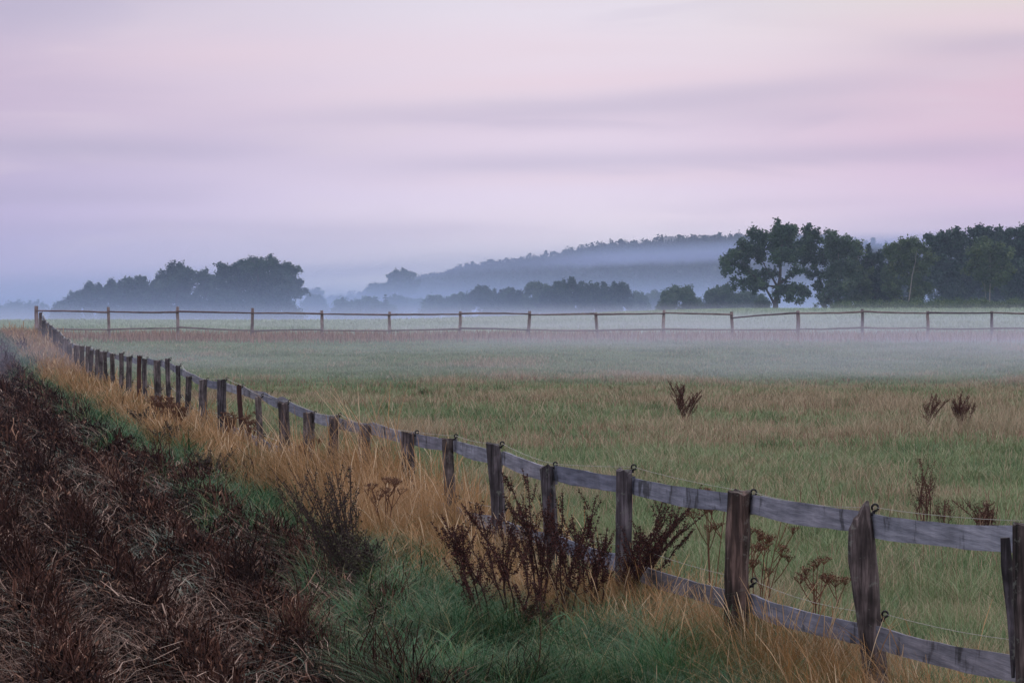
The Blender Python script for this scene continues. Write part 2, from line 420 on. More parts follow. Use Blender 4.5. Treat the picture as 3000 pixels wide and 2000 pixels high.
def grid_mesh(name, U, V, fx, fy, fz, smooth=True):
    uu, vv = np.meshgrid(U, V)
    x = fx(uu, vv); y = fy(uu, vv); z = fz(x, y)
    nv, nu = uu.shape
    verts = np.stack([x, y, z], -1).reshape(-1, 3)
    i = (np.arange(nv - 1)[:, None] * nu + np.arange(nu - 1)[None, :]).ravel()
    loops = np.stack([i, i + 1, i + nu + 1, i + nu], -1).ravel()
    n = len(i)
    return mesh_np(name, verts, loops, np.arange(n) * 4, np.full(n, 4), None, smooth)

Yg = np.concatenate([np.linspace(-25, 10, 8)[:-1], np.linspace(10, 110, 240)[:-1], np.geomspace(110, 460, 110)[:-1], np.geomspace(460, 2150, 34)])
Ug = np.concatenate([np.linspace(-1, -0.24, 24)[:-1], np.linspace(-0.24, 0.24, 150)[:-1], np.linspace(0.24, 1, 24)])
ground = link("ground", grid_mesh("ground", Ug, Yg, lambda u, v: u * (34 + 0.75 * np.maximum(v, 0)), lambda u, v: v, H), None, ground_material())
tag(ground, kind="structure")

# ------------------------------------------------------------------ grass machinery
def blades(roots, h, w, lean, az, tint, seg=3, droop=0.0, prof=None, curl=2.0, jit=0.0):
    """ribbons: roots (N,3); returns verts, loops, starts, totals, tint"""
    n = len(roots)
    t = np.linspace(0, 1, seg + 1)
    if prof is None: prof = 1 - 0.75 * t ** 1.5
    ca, sa = np.cos(az), np.sin(az)
    bz = az + math.pi / 2 + R.normal(0, 0.5, n)
    sx, sy = np.cos(bz), np.sin(bz)
    verts = np.empty((n, (seg + 1) * 2, 3), np.float32)
    jx = np.zeros(n); jy = np.zeros(n); jz = np.zeros(n)
    for k, tk in enumerate(t):
        if jit and k:
            jx = jx + R.normal(0, jit, n) * h; jy = jy + R.normal(0, jit, n) * h; jz = jz + R.normal(0, jit * 0.5, n) * h
        horiz = lean * h * tk ** curl
        up = h * (tk * (1 + droop) - (droop + 0.15 * np.minimum(lean, 1)) * tk ** 2)
        cx = roots[:, 0] + ca * horiz + jx; cy = roots[:, 1] + sa * horiz + jy; cz = roots[:, 2] + up + jz
        hw = 0.5 * w * prof[k]
        verts[:, 2 * k, 0] = cx - sx * hw; verts[:, 2 * k, 1] = cy - sy * hw; verts[:, 2 * k, 2] = cz
        verts[:, 2 * k + 1, 0] = cx + sx * hw; verts[:, 2 * k + 1, 1] = cy + sy * hw; verts[:, 2 * k + 1, 2] = cz
    nvb = (seg + 1) * 2
    q = np.array([[2 * k, 2 * k + 1, 2 * k + 3, 2 * k + 2] for k in range(seg)])
    loops = (np.arange(n)[:, None, None] * nvb + q[None]).ravel()
    return verts.reshape(-1, 3), loops, n * seg, np.repeat(tint, nvb)

class Stand:
    def __init__(self): self.parts = []
    def add(self, *a, **k): self.parts.append(blades(*a, **k))
    def build(self, name, mat, label, cat):
        V, L, T, base, nf = [], [], [], 0, 0
        for v, l, f, t in self.parts:
            V.append(v); L.append(l + base); T.append(t); base += len(v); nf += f
        me = mesh_np(name, np.concatenate(V), np.concatenate(L), np.arange(nf) * 4, np.full(nf, 4), np.concatenate(T))
        o = link(name, me, None, mat)
        return tag(o, label, cat, kind="stuff")

def scatter(y0, y1, n0, p=1.6, umin=-0.235, umax=0.235, ref=16.0):
    """points in the view wedge, density n0 per m2 at ref metres falling with distance**-p"""
    ys = np.linspace(y0, y1, 400)
    dens = n0 * (ref / ys) ** p * (umax - umin) * ys
    cum = np.concatenate(([0], np.cumsum((dens[1:] + dens[:-1]) / 2 * np.diff(ys))))
    n = int(cum[-1])
    y = np.interp(R.random(n) * cum[-1], cum, ys)
    x = y * R.uniform(umin, umax, n)
    return x, y

def ground3(x, y): return np.stack([x, y, H(x, y) - 0.01], -1)

# ---- pasture: short green / tan mix behind the fence
FO = 4.93
st = Stand()
x, y = scatter(10.5, 104, 3600, 1.45)
o = off(x, y); dry = hash_noise(x, y, 1.6, 21) * 0.6 + hash_noise(x, y, 7.5, 5) * 0.4
far_mown = sstep(y + 36 * (hash_noise(x, y, 9.0, 57) - 0.5) + 10 * (hash_noise(x, y, 2.5, 58) - 0.5), 64, 98)
k = (o > FO - 0.25)
x, y, dry, fm = x[k], y[k], dry[k], far_mown[k]
wet = sstep(off(x, y), 8.5, 5.5) * sstep(-y, -19, -15)          # lusher corner near the camera
band = sstep(y, 40, 46) * (1 - sstep(y, 62, 70))                # taller tan band before the hollow
n = len(x)
u = R.random(n)
rightw = sstep(x / y, -0.06, 0.10)
mot = 0.5 * hash_noise(x, y, 0.9, 55) + 0.5 * hash_noise(x, y, 3.4, 56)
dryp = np.clip((dry - 0.48) * 2.2 + (mot - 0.49) * 2.3 + 0.0 + band * (-0.10 + 0.26 * rightw) - 0.35 * wet - 0.6 * fm - 0.02, 0.05, 0.80)
isd = u < dryp
tint = np.where(isd, R.uniform(0.62, 1.0, n), np.clip(R.uniform(0, 0.45, n) + 0.34 * (hash_noise(x, y, 0.8, 9) - 0.3) + 0.14 * (hash_noise(x, y, 3.0, 10) - 0.4), 0, 0.7))
hh = (0.06 + 0.11 * R.random(n) ** 1.5) * (0.35 + 1.0 * hash_noise(x, y, 1.3, 2) + 0.5 * hash_noise(x, y, 0.35, 71)) * (1 - 0.25 * sstep(y, 30, 60)) * (1 + 0.6 * band * isd) * (1 - 0.45 * fm)
hh *= np.where(isd, 1.5, 1.0)
ww = np.maximum(0.0032, 0.00019 * y)
st.add(ground3(x, y), hh, ww * R.uniform(0.7, 1.3, n), R.uniform(0.1, 0.9, n), R.uniform(0, 2 * math.pi, n), tint)
# tussocks in the near right corner
for i in range(900):
    yy = 11 + 58 * R.random() ** 1.2; xx = R.uniform(-0.2, 0.24) * yy
    if off(xx, yy) < FO + 0.5: continue
    c = 80; r = R.uniform(0.08, 0.30)
    a = R.uniform(0, 2 * math.pi, c); rr = r * np.sqrt(R.random(c))
    lx, ly = xx + np.cos(a) * rr, yy + np.sin(a) * rr
    st.add(ground3(lx, ly), R.uniform(0.10, 0.28, c) * R.uniform(0.6, 1.15), np.full(c, max(0.004, 0.00026 * yy)), R.uniform(0.3, 1.1, c), a + R.normal(0, 0.5, c),
           np.clip(R.uniform(0.05, 0.6) + R.normal(0, 0.12, c), 0, 0.72))
st.build("pasture_grass", M['g_past'], "short dewy green and tan grass of the pasture behind the board fence", "grass")

# ---- taller seeding stalks standing in the pasture
st = Stand()
x, y = scatter(11, 74, 110, 1.1)
kk = (off(x, y) > FO + 0.15)
dens = hash_noise(x, y, 2.2, 21) * 0.45 + hash_noise(x, y, 7.5, 5) * 0.55 + 0.15 * sstep(y, 38, 46)
kk &= R.random(len(x)) < np.clip((dens - 0.50) * 4.5 + 0.22 * sstep(x / y, 0.02, 0.1) * sstep(y, 40, 50), 0.015, 1)
x, y = x[kk], y[kk]; n = len(x)
pr = np.array([0.35, 0.3, 0.3, 1.2, 0.5])
st.add(ground3(x, y), R.uniform(0.18, 0.38, n) * (1 - 0.42 * sstep(y, 25, 50)), np.maximum(0.0030, 0.00018 * y), R.uniform(0.05, 0.4, n), R.uniform(0, 2 * math.pi, n), R.random(n), seg=4, prof=pr)
# strip of pink-tan grass along the far fence
n = 52000
x = R.uniform(-26, 27, n); y = R.uniform(95.5, 108, n)
kk = R.random(n) < np.exp(-((y - 100.5) / 3.4) ** 2) * (0.45 + 0.8 * hash_noise(x, y, 2.5, 4)); x, y = x[kk], y[kk]; n = len(x)
st.add(ground3(x, y), R.uniform(0.12, 0.36, n), R.uniform(0.02, 0.035, n), R.uniform(0.05, 0.4, n), R.uniform(0, 2 * math.pi, n), R.random(n), seg=3)
st.build("seeding_grass", M['g_tan'], "pinkish tan seeding grass stalks standing in the pasture and under the far rail fence", "grass")

# ---- far meadow tufts
st = Stand()
x, y = scatter(104, 300, 20, 1.6, ref=100)
n = len(x)
st.add(ground3(x, y), R.uniform(0.06, 0.20, n) * (0.6 + hash_noise(x, y, 5, 1)), np.full(n, 0.07) * y / 150, R.uniform(0.1, 0.8, n), R.uniform(0, 6.28, n),
       np.clip(0.35 + 0.5 * hash_noise(x, y, 9, 2) + R.normal(0, 0.12, n), 0, 1), seg=2)
m_far = tint_mat("far_meadow_grass", [(0, (0.08, 0.15, 0.08)), (0.5, (0.15, 0.24, 0.13)), (1, (0.25, 0.30, 0.20))], 0.5, 0.35)
st.build("far_meadow_grass", m_far, "pale green meadow grass beyond the far rail fence", "grass")

# ---- verge between potato field and fence: green low grass
st = Stand()
x, y = scatter(13.5, 104, 4200, 1.6, umin=-0.26, umax=0.24)
o = off(x, y) + (hash_noise(x, y, 1.6, 31) - 0.5) * 0.7
k = (o > FB(y) - 0.3) & (o < FO + 0.35); x, y, o = x[k], y[k], o[k]; n = len(x)
gp = (1 - 0.66 * sstep(o, 3.7, 4.15)) * np.clip(1.5 * (hash_noise(x, y, 0.7, 88) - 0.18) + 0.9 * (1 - sstep(y, 17, 21)), 0.12, 1)
gp = np.maximum(gp, sstep(off(x, y), 3.2, 3.6) * 0.9 * (1 - sstep(y, 18.0, 19.6)) * (1 - sstep(off(x, y), 4.1, 4.7)))
k = R.random(n) < gp; x, y, o = x[k], y[k], o[k]; n = len(x)
clump = 0.55 * hash_noise(x, y, 0.45, 14) + 0.45 * hash_noise(x, y, 0.16, 15)
tt = np.clip(1.1 * (hash_noise(x, y, 0.3, 6) - 0.25) * R.uniform(0.4, 1.1, n) + 0.25 * hash_noise(x, y, 0.9, 7), 0, 0.86)
tt = np.where(R.random(n) < 0.16, R.uniform(0.86, 1.0, n), tt)
st.add(ground3(x, y), (0.06 + 0.26 * R.random(n) ** 1.3) * (0.15 + 1.9 * clump ** 1.4), np.maximum(0.0035, 0.00023 * y) * R.uniform(0.7, 1.5, n),
       R.uniform(0.3, 1.7, n), 9 * hash_noise(x, y, 0.35, 33) + R.normal(0, 0.9, n), tt, seg=5, droop=0.45)
bx_, by_ = scatter(13.5, 60, 150, 1.5, umin=-0.26, umax=0.24)
ob = off(bx_, by_); kb = (ob > FB(by_) - 0.2) & (ob < 4.4) & (hash_noise(bx_, by_, 0.4, 37) > 0.45); bx_, by_ = bx_[kb], by_[kb]; nb_ = len(bx_)
st.add(ground3(bx_, by_), R.uniform(0.08, 0.24, nb_), R.uniform(0.010, 0.024, nb_), R.uniform(0.5, 1.6, nb_), R.uniform(0, 6.28, nb_), R.uniform(0.15, 0.8, nb_), seg=4, droop=0.5,
       prof=np.array([0.3, 0.8, 1.0, 0.8, 0.1]))
st.build("verge_grass", M['g_green'], "dark lush green grass verge beside the brown field", "grass")

# ---- tall dry grass along the fence
st = Stand()
x, y = scatter(12.3, 106, 3000, 1.5, umin=-0.26, umax=0.24)
o = off(x, y) + (hash_noise(x, y, 1.3, 77) - 0.5) * 0.5
k = (o > 3.5) & (o < FO + 0.75); x, y, o = x[k], y[k], o[k]
gp = sstep(o, 3.6, 4.25) * (1 - 0.85 * sstep(o, FO + 0.05, FO + 0.6)) * np.clip(2.0 * (hash_noise(x, y, 0.6, 12) - 0.12), 0.18, 1.1)
near_green = 1 - 0.9 * (1 - sstep(y, 17.6, 19.4)) * (1 - sstep(off(x, y), 4.1, 4.6))
gp *= near_green
k = R.random(len(x)) < gp; x, y, o = x[k], y[k], o[k]; n = len(x)
bunch = hash_noise(x, y, 0.45, 44)
az = 6.28 * hash_noise(x, y, 0.8, 23) + R.normal(0, 0.8, n)
hgt = (0.14 + 0.30 * R.random(n) ** 1.3) * (0.5 + 0.8 * bunch)
# thicker taller stand in mid distance
hgt *= 1 + 1.1 * np.exp(-((y - 27.8) / 2.8) ** 2) - 0.22 * np.exp(-((y - 21) / 3.0) ** 2)
hgt *= 1 - 0.05 * np.exp(-((y - 17.5) / 2.5) ** 2)
st.add(ground3(x, y), hgt, np.maximum(0.0030, 0.0002 * y) * R.uniform(0.7, 1.4, n), R.uniform(0.15, 1.2, n), az,
       np.clip(0.1 + 0.55 * hash_noise(x, y, 1.1, 50) + 0.45 * R.random(n) - 0.1, 0, 1), seg=4, droop=0.1, prof=np.array([1, 0.7, 0.55, 0.6, 0.25]))
# seed-headed culms
k = R.random(n) < 0.10; m_ = int(k.sum())
st.add(ground3(x[k], y[k]), hgt[k] * 1.35, np.maximum(0.0042, 0.00024 * y[k]), R.uniform(0.1, 0.6, m_), az[k], R.uniform(0.5, 1, m_), seg=5, droop=0.1,
       prof=np.array([0.3, 0.28, 0.25, 0.5, 1.2, 0.5]))
# dark reddish skirt where the verge rises at the far end
st.build("tall_dry_grass", M['g_dry'], "tall orange brown dry grass growing along the board fence", "dry grass")

# ---- brown potato field: collapsed dead haulm
st = Stand()
x, y = scatter(13.5, 104, 1500, 1.5, umin=-0.27, umax=0.06)
o = off(x, y) + (hash_noise(x, y, 1.2, 91) - 0.5) * 0.7
rg_ = 0.5 + 0.5 * np.sin(off(x, y) * 2 * math.pi / 0.75)
k = (o < FB(y) + 1.1 * hash_noise(x, y, 0.6, 61) ** 2.5) & (R.random(len(x)) < 0.10 + 0.90 * rg_ ** 1.3); x, y, o = x[k], y[k], o[k]; n = len(x)
ridge = 0.5 + 0.5 * np.sin(off(x, y) * 2 * math.pi / 0.75)
cl_ = hash_noise(x, y, 0.5, 17)
tuft = sstep(hash_noise(x, y, 0.22, 19), 0.5, 0.75)
hg = (0.04 + 0.17 * R.random(n) + 0.30 * tuft * R.random(n)) * (0.45 + 0.9 * cl_) * (0.6 + 0.5 * ridge)
st.add(ground3(x, y), hg, np.maximum(0.0048, 0.00034 * y) * R.uniform(0.4, 1.8, n), R.uniform(0.05, 0.6, n), R.uniform(0, 6.28, n),
       np.clip(0.6 * hash_noise(x, y, 0.9, 18) + 0.5 * R.random(n), 0, 1) ** 1.3, seg=5, droop=0.2, prof=np.array([0.3, 0.9, 0.35, 1.2, 0.4, 0.8]), jit=0.06)
# shrivelled leaf flakes
x, y = scatter(13.5, 104, 3600, 1.6, umin=-0.27, umax=0.06)
o = off(x, y) + (hash_noise(x, y, 1.2, 91) - 0.5) * 0.7
k = o < FB(y) - 0.05; x, y = x[k], y[k]; n = len(x)
rt3 = ground3(x, y); rt3[:, 2] += R.random(n) * 0.26 * hash_noise(x, y, 0.5, 17)
st.add(rt3, R.uniform(0.02, 0.06, n), R.uniform(0.008, 0.022, n) * np.maximum(1, y / 25), R.uniform(0.2, 2.0, n), R.uniform(0, 6.28, n), R.random(n) ** 1.8, seg=2,
       prof=np.array([0.3, 1.0, 0.3]))
st.build("dead_potato_haulm", M['haulm'], "dark reddish brown withered plants covering the field left of the fence", "dead crop")

st = Stand()
x, y = scatter(13.5, 100, 480, 1.5, umin=-0.27, umax=0.06)
o = off(x, y) + (hash_noise(x, y, 1.2, 91) - 0.5) * 0.7
pale = hash_noise(x, y, 1.5, 63)
k = (o < FB(y)) & (R.random(len(x)) < np.clip((pale - 0.34) * 2.4, 0.05, 1)); x, y = x[k], y[k]; n = len(x)
st.add(ground3(x, y), R.uniform(0.08, 0.26, n), np.maximum(0.0040, 0.00022 * y) * R.uniform(0.6, 1.5, n), R.uniform(0.6, 2.6, n), R.uniform(0, 6.28, n),
       np.clip(0.15 + 0.85 * R.random(n) ** 1.6, 0, 1), seg=5, droop=0.9, prof=np.array([1, 0.9, 0.85, 0.8, 0.7, 0.4]), curl=1.1, jit=0.11)
# a few thick bent stalks lying about in front
n = 420
y = R.uniform(14.5, 27, n); x = R.uniform(-0.2, 0.0, n) * y
k = off(x, y) < FB(y); x, y = x[k], y[k]; n = len(x)
st.add(ground3(x, y) + np.array([0, 0, 0.05]), R.uniform(0.08, 0.24, n), R.uniform(0.007, 0.013, n), R.uniform(0.8, 2.6, n), R.uniform(0, 6.28, n),
       R.uniform(0.35, 1.0, n), seg=5, droop=0.7, prof=np.array([1, 1, 0.9, 0.9, 0.8, 0.5]), curl=1.0, jit=0.26)
st.build("bleached_stalks", M['straw'], "pale bent stalks lying over the dark brown field", "dead stalks")

st = Stand()
x, y = scatter(13.5, 70, 900, 1.5, umin=-0.27, umax=0.06)
o = off(x, y)
wd = hash_noise(x, y, 1.1, 101)
k = (o < FB(y) + 0.2) & (R.random(len(x)) < np.clip((wd - 0.42) * 4.0, 0.05, 1)); x, y = x[k], y[k]; n = len(x)
st.add(ground3(x, y), R.uniform(0.04, 0.15, n), np.maximum(0.011, 0.0005 * y) * R.uniform(0.6, 1.5, n), R.uniform(0.5, 2.0, n), R.uniform(0, 6.28, n),
       R.random(n), seg=3, droop=0.4, prof=np.array([0.3, 1.0, 0.8, 0.2]))
st.build("field_weeds", M['weed'], "low grey green weeds between the withered plants of the brown field", "weeds")

# ------------------------------------------------------------------ board fence
def fd(x): return (x + 300) / FO           # pixels per metre of the fence at image column x
# (column of the top, row of the top, width px, lean px towards the foot, kind)
POSTS = [(3010, 1536, 78, 8, 'square'), (2522, 1501, 64, 60, 'old'), (2165, 1441, 68, -4, 'bark'), (1825, 1378, 48, 8, 'square'), (1600, 1366, 40, 26, 'square'),
         (1445, 1299, 40, 24, 'square'), (1313, 1286, 34, 8, 'square'), (1196, 1268, 40, 4, 'square'), (1069, 1245, 34, 4, 'square'),
         (976, 1221, 30, 0, 'square'), (903, 1208, 32, 0, 'square'), (829, 1179, 30, 6, 'square'), (757, 1162, 18, 6, 'square'),
         (701, 1128, 15, 12, 'round'), (649, 1113, 25, 5, 'square'), (593, 1112, 24, 4, 'square'), (551, 1103, 17, -2, 'square'), (521, 1072, 14, 0, 'square'),
         (491, 1051, 13, 2, 'square'), (461, 1057, 20, 2, 'square'), (423, 1052, 14, 3, 'square'), (407, 1043, 14, 3, 'round'), (377, 1044, 16, 1, 'square'), (355, 1035, 13, 0, 'square'),
         (329, 1037, 13, 0, 'square'), (309, 1031, 10, 0, 'square'), (297, 1030, 12, 0, 'square'), (284, 1024, 11, 0, 'square'), (267, 1026, 12, 0, 'square'), (257, 1015, 13, 0, 'square'),
         (239, 1014, 13, 0, 'square'), (224, 1012, 15, 0, 'square'), (205, 1005, 12, 0, 'square'), (196, 994, 10, 0, 'square'), (187, 992, 10, 0, 'square'),
         (179, 984, 10, 0, 'square'), (170, 972, 10, 0, 'square'), (160, 965, 12, 0, 'square'), (148, 954, 9, 0, 'square'), (137, 948, 9, 0, 'square'), (128, 939, 10, 0, 'square'), (118, 916, 9, 0, 'square')]
fence = empty("board_fence", (0.8, 19.2, 0))
tag(fence, "weathered board fence with grey planks running from the lower right to the far left", "fence")
FROOT = np.array([0.8, 19.2, 0])
FDIR = np.array([-0.2111, 0.9775, 0.0]); FN = np.array([0.9775, 0.2111, 0.0])   # along the fence, and into the pasture

def make_post(i, tx, ty, wpx, lean, kind):
    f = fd(tx); Y = F / f
    X = (tx - 1500) / f; ztop = EYE - (ty - HOR) / f
    zg = float(H(X, Y)); w = wpx / f
    foot = np.array([X + lean / f, Y, zg - 0.15]); top = np.array([X, Y, ztop])
    mb = MB(); n = 12; rings = 14; ang0 = R.uniform(-0.25, 0.25) - 0.215
    rs = R.normal(0, 1, (rings, n)); prof = R.normal(0, 0.03, n)
    vs = []
    for r in range(rings + 1):
        t = r / rings
        c = foot + (top - foot) * t + np.array([math.sin(t * 5 + i) * 0.008, 0, 0])
        taper = 1.0 - 0.06 * t if kind != 'old' else (1.0 + 0.16 * math.exp(-((t - 0.78) / 0.12) ** 2) - 0.32 * max(0, (t - 0.9) / 0.1) ** 1.5)
        for j in range(n):
            a = 2 * math.pi * j / n
            if kind == 'round': rad = 0.5
            else: rad = 0.5 / max(abs(math.cos(a)), abs(math.sin(a))) if kind == 'square' else 0.5 * (1 + 0.12 * math.cos(2 * a))
            if kind == 'bark': rad = min(0.5 / max(abs(math.cos(a)), abs(math.sin(a))), 0.57)
            if kind == 'square': rad = min(rad, 0.62)
            rad *= w * taper * (1 + prof[j] + (0.034 if kind in ('old', 'bark') else 0.022) * rs[min(r, rings - 1), j])
            ex, ey = math.cos(a) * rad, math.sin(a) * rad * (0.8 if kind == 'square' else 0.95)
            x_, y_ = ex * math.cos(ang0) - ey * math.sin(ang0), ex * math.sin(ang0) + ey * math.cos(ang0)
            zz = 0.0
            if r == rings: zz = 0.012 * rs[0, j] + (0.05 * math.cos(a) if kind == 'old' else 0)
            vs.append(c + np.array([x_, y_, zz]))
    fs = [(r * n + j, r * n + (j + 1) % n, (r + 1) * n + (j + 1) % n, (r + 1) * n + j) for r in range(rings) for j in range(n)]
    vs.append(top + np.array([0, 0, 0.004])); fs += [(rings * n + j, rings * n + (j + 1) % n, (rings + 1) * n) for j in range(n)]
    mb.add(np.array(vs) - foot, fs)
    o = link("post", mb.mesh("post"), fence, M['post_red'] if kind == 'round' else (M['post_dark'] if kind == 'bark' else M['post']), foot - FROOT)
    if kind == 'round': o["label"] = "thin round reddish post"
    if kind == 'bark': o["label"] = "thick dark brown post with rough weathered wood"
    if kind == 'old': o["label"] = "gnarled leaning post with a rounded top"
    return o, foot, top, w

def insulator(parent, at):
    """black ring insulator screwed to the side of a post"""
    mb = MB(); k = 14; r = 0.016 * R.uniform(0.9, 1.1); pts = []; tw = R.uniform(-0.35, 0.35)
    for j in range(k + 1):
        a = math.radians(-110) + tw + j * math.radians(325) / k
        pts.append(np.array([math.cos(a) * r, 0.004 * math.sin(a * 2), math.sin(a) * r]))
    mb.tube(pts, 0.0062, 6)
    mb.tube([np.array([-0.004, 0, -r]), np.array([-0.012, 0, -r - 0.016]), np.array([-0.030, -0.003, -r - 0.026])], [0.010, 0.009, 0.006], 7)
    mb.tube([np.array([-0.012, 0, -r - 0.010]), np.array([-0.014, 0, -r - 0.022])], 0.014, 8)
    return link("insulator", mb.mesh("insulator"), parent, M['plastic'], at)

pinfo = []
for i, pp in enumerate(POSTS):
    o, foot, top, w = make_post(i, *pp)
    pinfo.append((o, foot, top, w))
    axis = (top - foot); axis /= np.linalg.norm(axis)
    side = np.array([w * 0.52 + 0.010, 0.0, 0.0])
    it = top - foot + side + np.array([0.006, 0, 0.014 + 0.016 * math.sin(i * 2.3)])
    insulator(o, it)
    zz = top[2] - 0.52 - foot[2]
    il = (top - foot) * (zz / (top[2] - foot[2])) + side + np.array([0.012, 0, 0])
    insulator(o, il)
    pinfo[-1] = (o, foot, top, w, foot + it, foot + il)

TOPR = [(3100, 1588), (2990, 1578), (2550, 1546), (2480, 1528), (2165, 1480), (1825, 1425), (1600, 1392), (1450, 1346), (1310, 1308), (1198, 1284), (1068, 1257), (975, 1238), (903, 1222), (830, 1196),
        (757, 1164), (702, 1148), (650, 1134), (600, 1122), (550, 1104), (520, 1085), (491, 1074), (460, 1066), (423, 1060), (376, 1053), (329, 1044), (284, 1033), (239, 1022), (205, 1013), (187, 1000), (170, 980), (148, 962), (128, 945), (114, 922)]
LOWR = [(3100, 1975), (2990, 1962), (2600, 1886), (2520, 1862), (2200, 1786), (2165, 1768), (2000, 1722), (1880, 1690), (1825, 1668), (1600, 1590), (1450, 1538), (1340, 1512), (1250, 1480), (1068, 1405), (903, 1352), (829, 1326), (757, 1300), (701, 1272), (649, 1246), (593, 1225)]
def rail_z(tab, x):
    xs = [p[0] for p in tab][::-1]; zs = [EYE - (p[1] - HOR) / fd(p[0]) for p in tab][::-1]
    return np.interp(x, xs, zs)

def board(ax, bx, tab, i, h0=0.118, thick=0.028, dz=(0, 0), lift=0.0):
    """one plank from image column ax to bx along the pasture side of the posts"""
    seg = 12; vs = []; 
    ph = R.uniform(0, 6); am = R.uniform(0.002, 0.006)
    Ya, Yb = F / fd(ax), F / fd(bx)
    e1 = R.normal(0, 1, seg + 1) * 0.0018; e2 = R.normal(0, 1, seg + 1) * 0.0018
    for s in range(seg + 1):
        t = s / seg; Y = Ya + (Yb - Ya) * t
        col = FO * F / Y - 300
        c = np.array([(col - 1500) / F * Y, Y, 0]) + FN * (0.062 + lift)
        z = float(rail_z(tab, col)) if tab is not None else 0.9
        z += dz[0] * (1 - t) + dz[1] * t - 0.012 * math.sin(t * math.pi)
        hh = h0 / 2 * (1 + 0.05 * math.sin(t * 7 + ph))
        zt = z + hh + e1[s]; zb = z - hh + e2[s] + am * math.sin(t * 9 + ph)
        tw = 0.01 * math.sin(t * 3 + ph)
        for (z_, o_) in ((zt, tw), (zt - 0.004, thick + tw), (zb, thick), (zb, 0)):
            p = c + FN * o_; vs.append(np.array([p[0], p[1], z_]))
    fs = []
    for s in range(seg):
        for j in range(4):
            a, b = s * 4 + j, s * 4 + (j + 1) % 4
            fs.append((a, b, b + 4, a + 4))
    fs += [(3, 2, 1, 0), (seg * 4, seg * 4 + 1, seg * 4 + 2, seg * 4 + 3)]
    vs = np.array(vs); mid = vs.mean(0)
    mb = MB(); mb.add(vs - mid, fs)
    return link("rail", mb.mesh("rail"), fence, M['board'], mid - FROOT)

cols = [3120] + [p[0] for p in POSTS[1:]]
for i in range(len(cols) - 1):
    a, b = cols[i], cols[i + 1]
    ov = 0.5 * min(POSTS[i][2], POSTS[i + 1][2]) * 0.35
    board(a - 1, b + 1 if i % 2 else b + ov * 0.2, TOPR, i, dz=(R.normal(0, 0.011), R.normal(0, 0.011)), lift=0.0 if i % 2 else 0.003)
for i in range(14):
    a, b = cols[i], cols[i + 1]
    board(a - 1, b + 1, LOWR, i, h0=0.115, dz=(R.normal(0, 0.005), R.normal(0, 0.005)), lift=0.0 if i % 2 else 0.003)
# split slab standing against the right-hand post
mb = MB()
Y = F / fd(2945)
pts = [np.array([(2945 - 1500) / F * Y, Y, 1.075]), np.array([(2950 - 1500) / F * Y, Y, 0.95]), np.array([(2966 - 1500) / F * Y, Y, 0.72]), np.array([(2970 - 1500) / F * Y, Y, 0.45])]
mb.tube([p - pts[0] for p in pts], [0.022, 0.028, 0.024, 0.008], 5)
so = link("split_slab", mb.mesh("split_slab"), fence, M['post'], pts[0] - FROOT); so["label"] = "dark split sliver of wood beside the rightmost post"

def wire(name, key, sag):
    mb = MB()
    pts = []
    for i in range(len(pinfo) - 1):
        a, b = pinfo[i][key], pinfo[i + 1][key]
        L = np.linalg.norm(b - a)
        for s in range(6):
            t = s / 6
            p = a + (b - a) * t; p = p + np.array([0, 0, -sag * (L / 2) * 4 * t * (1 - t) * (0.6 + 0.5 * math.sin(i * 1.7))])
            pts.append(p)
    pts.append(pinfo[-1][key])
    pts = [p - FROOT for p in pts]
    rad = [max(0.0014, 0.00008 * (p[1] + 19.2)) for p in pts]
    mb.tube(pts, rad, 5)
    return link(name, mb.mesh(name), fence, M['wire'])
wire("wire", 4, 0.022); wire("wire", 5, 0.03)
# a loose end of wire hanging from the seventh post
mb = MB(); q = pinfo[6][4] - FROOT
mb.tube([q, q + np.array([0.02, 0.05, -0.12]), q + np.array([0.03, 0.1, -0.35]), q + np.array([0.07, 0.15, -0.55]), q + np.array([0.11, 0.2, -0.68])], 0.002, 5)
link("wire", mb.mesh("wire"), fence, M['wire'])
# plank end twisted up beside the eleventh post
mb = MB(); f = fd(812)
A = np.array([(806 - 1500) / f, F / f, EYE - (1185 - HOR) / f]); vs = []
for s in range(7):
    t = s / 6; a = -0.6 + 1.7 * t
    c = np.array([0.16 * t, 0.02, 0.05 * math.sin(t * 3.1)])
    d = np.array([0.15 * math.sin(a), 0.35 * math.cos(a) * 0.1, math.cos(a)]); d /= np.linalg.norm(d)
    for sx, sy in ((0.055, 0), (0.055, 0.02), (-0.055, 0.02), (-0.055, 0)): vs.append(c + d * sx + np.array([0, sy, 0]))
fs = []
for s in range(6):
    for j in range(4):
        a_, b_ = s * 4 + j, s * 4 + (j + 1) % 4; fs.append((a_, b_, b_ + 4, a_ + 4))
fs += [(3, 2, 1, 0), (24, 25, 26, 27)]
mb.add(vs, fs); o = link("rail", mb.mesh("rail"), fence, M['board'], A - FROOT); o["label"] = "warped end of a plank curling above its neighbour"

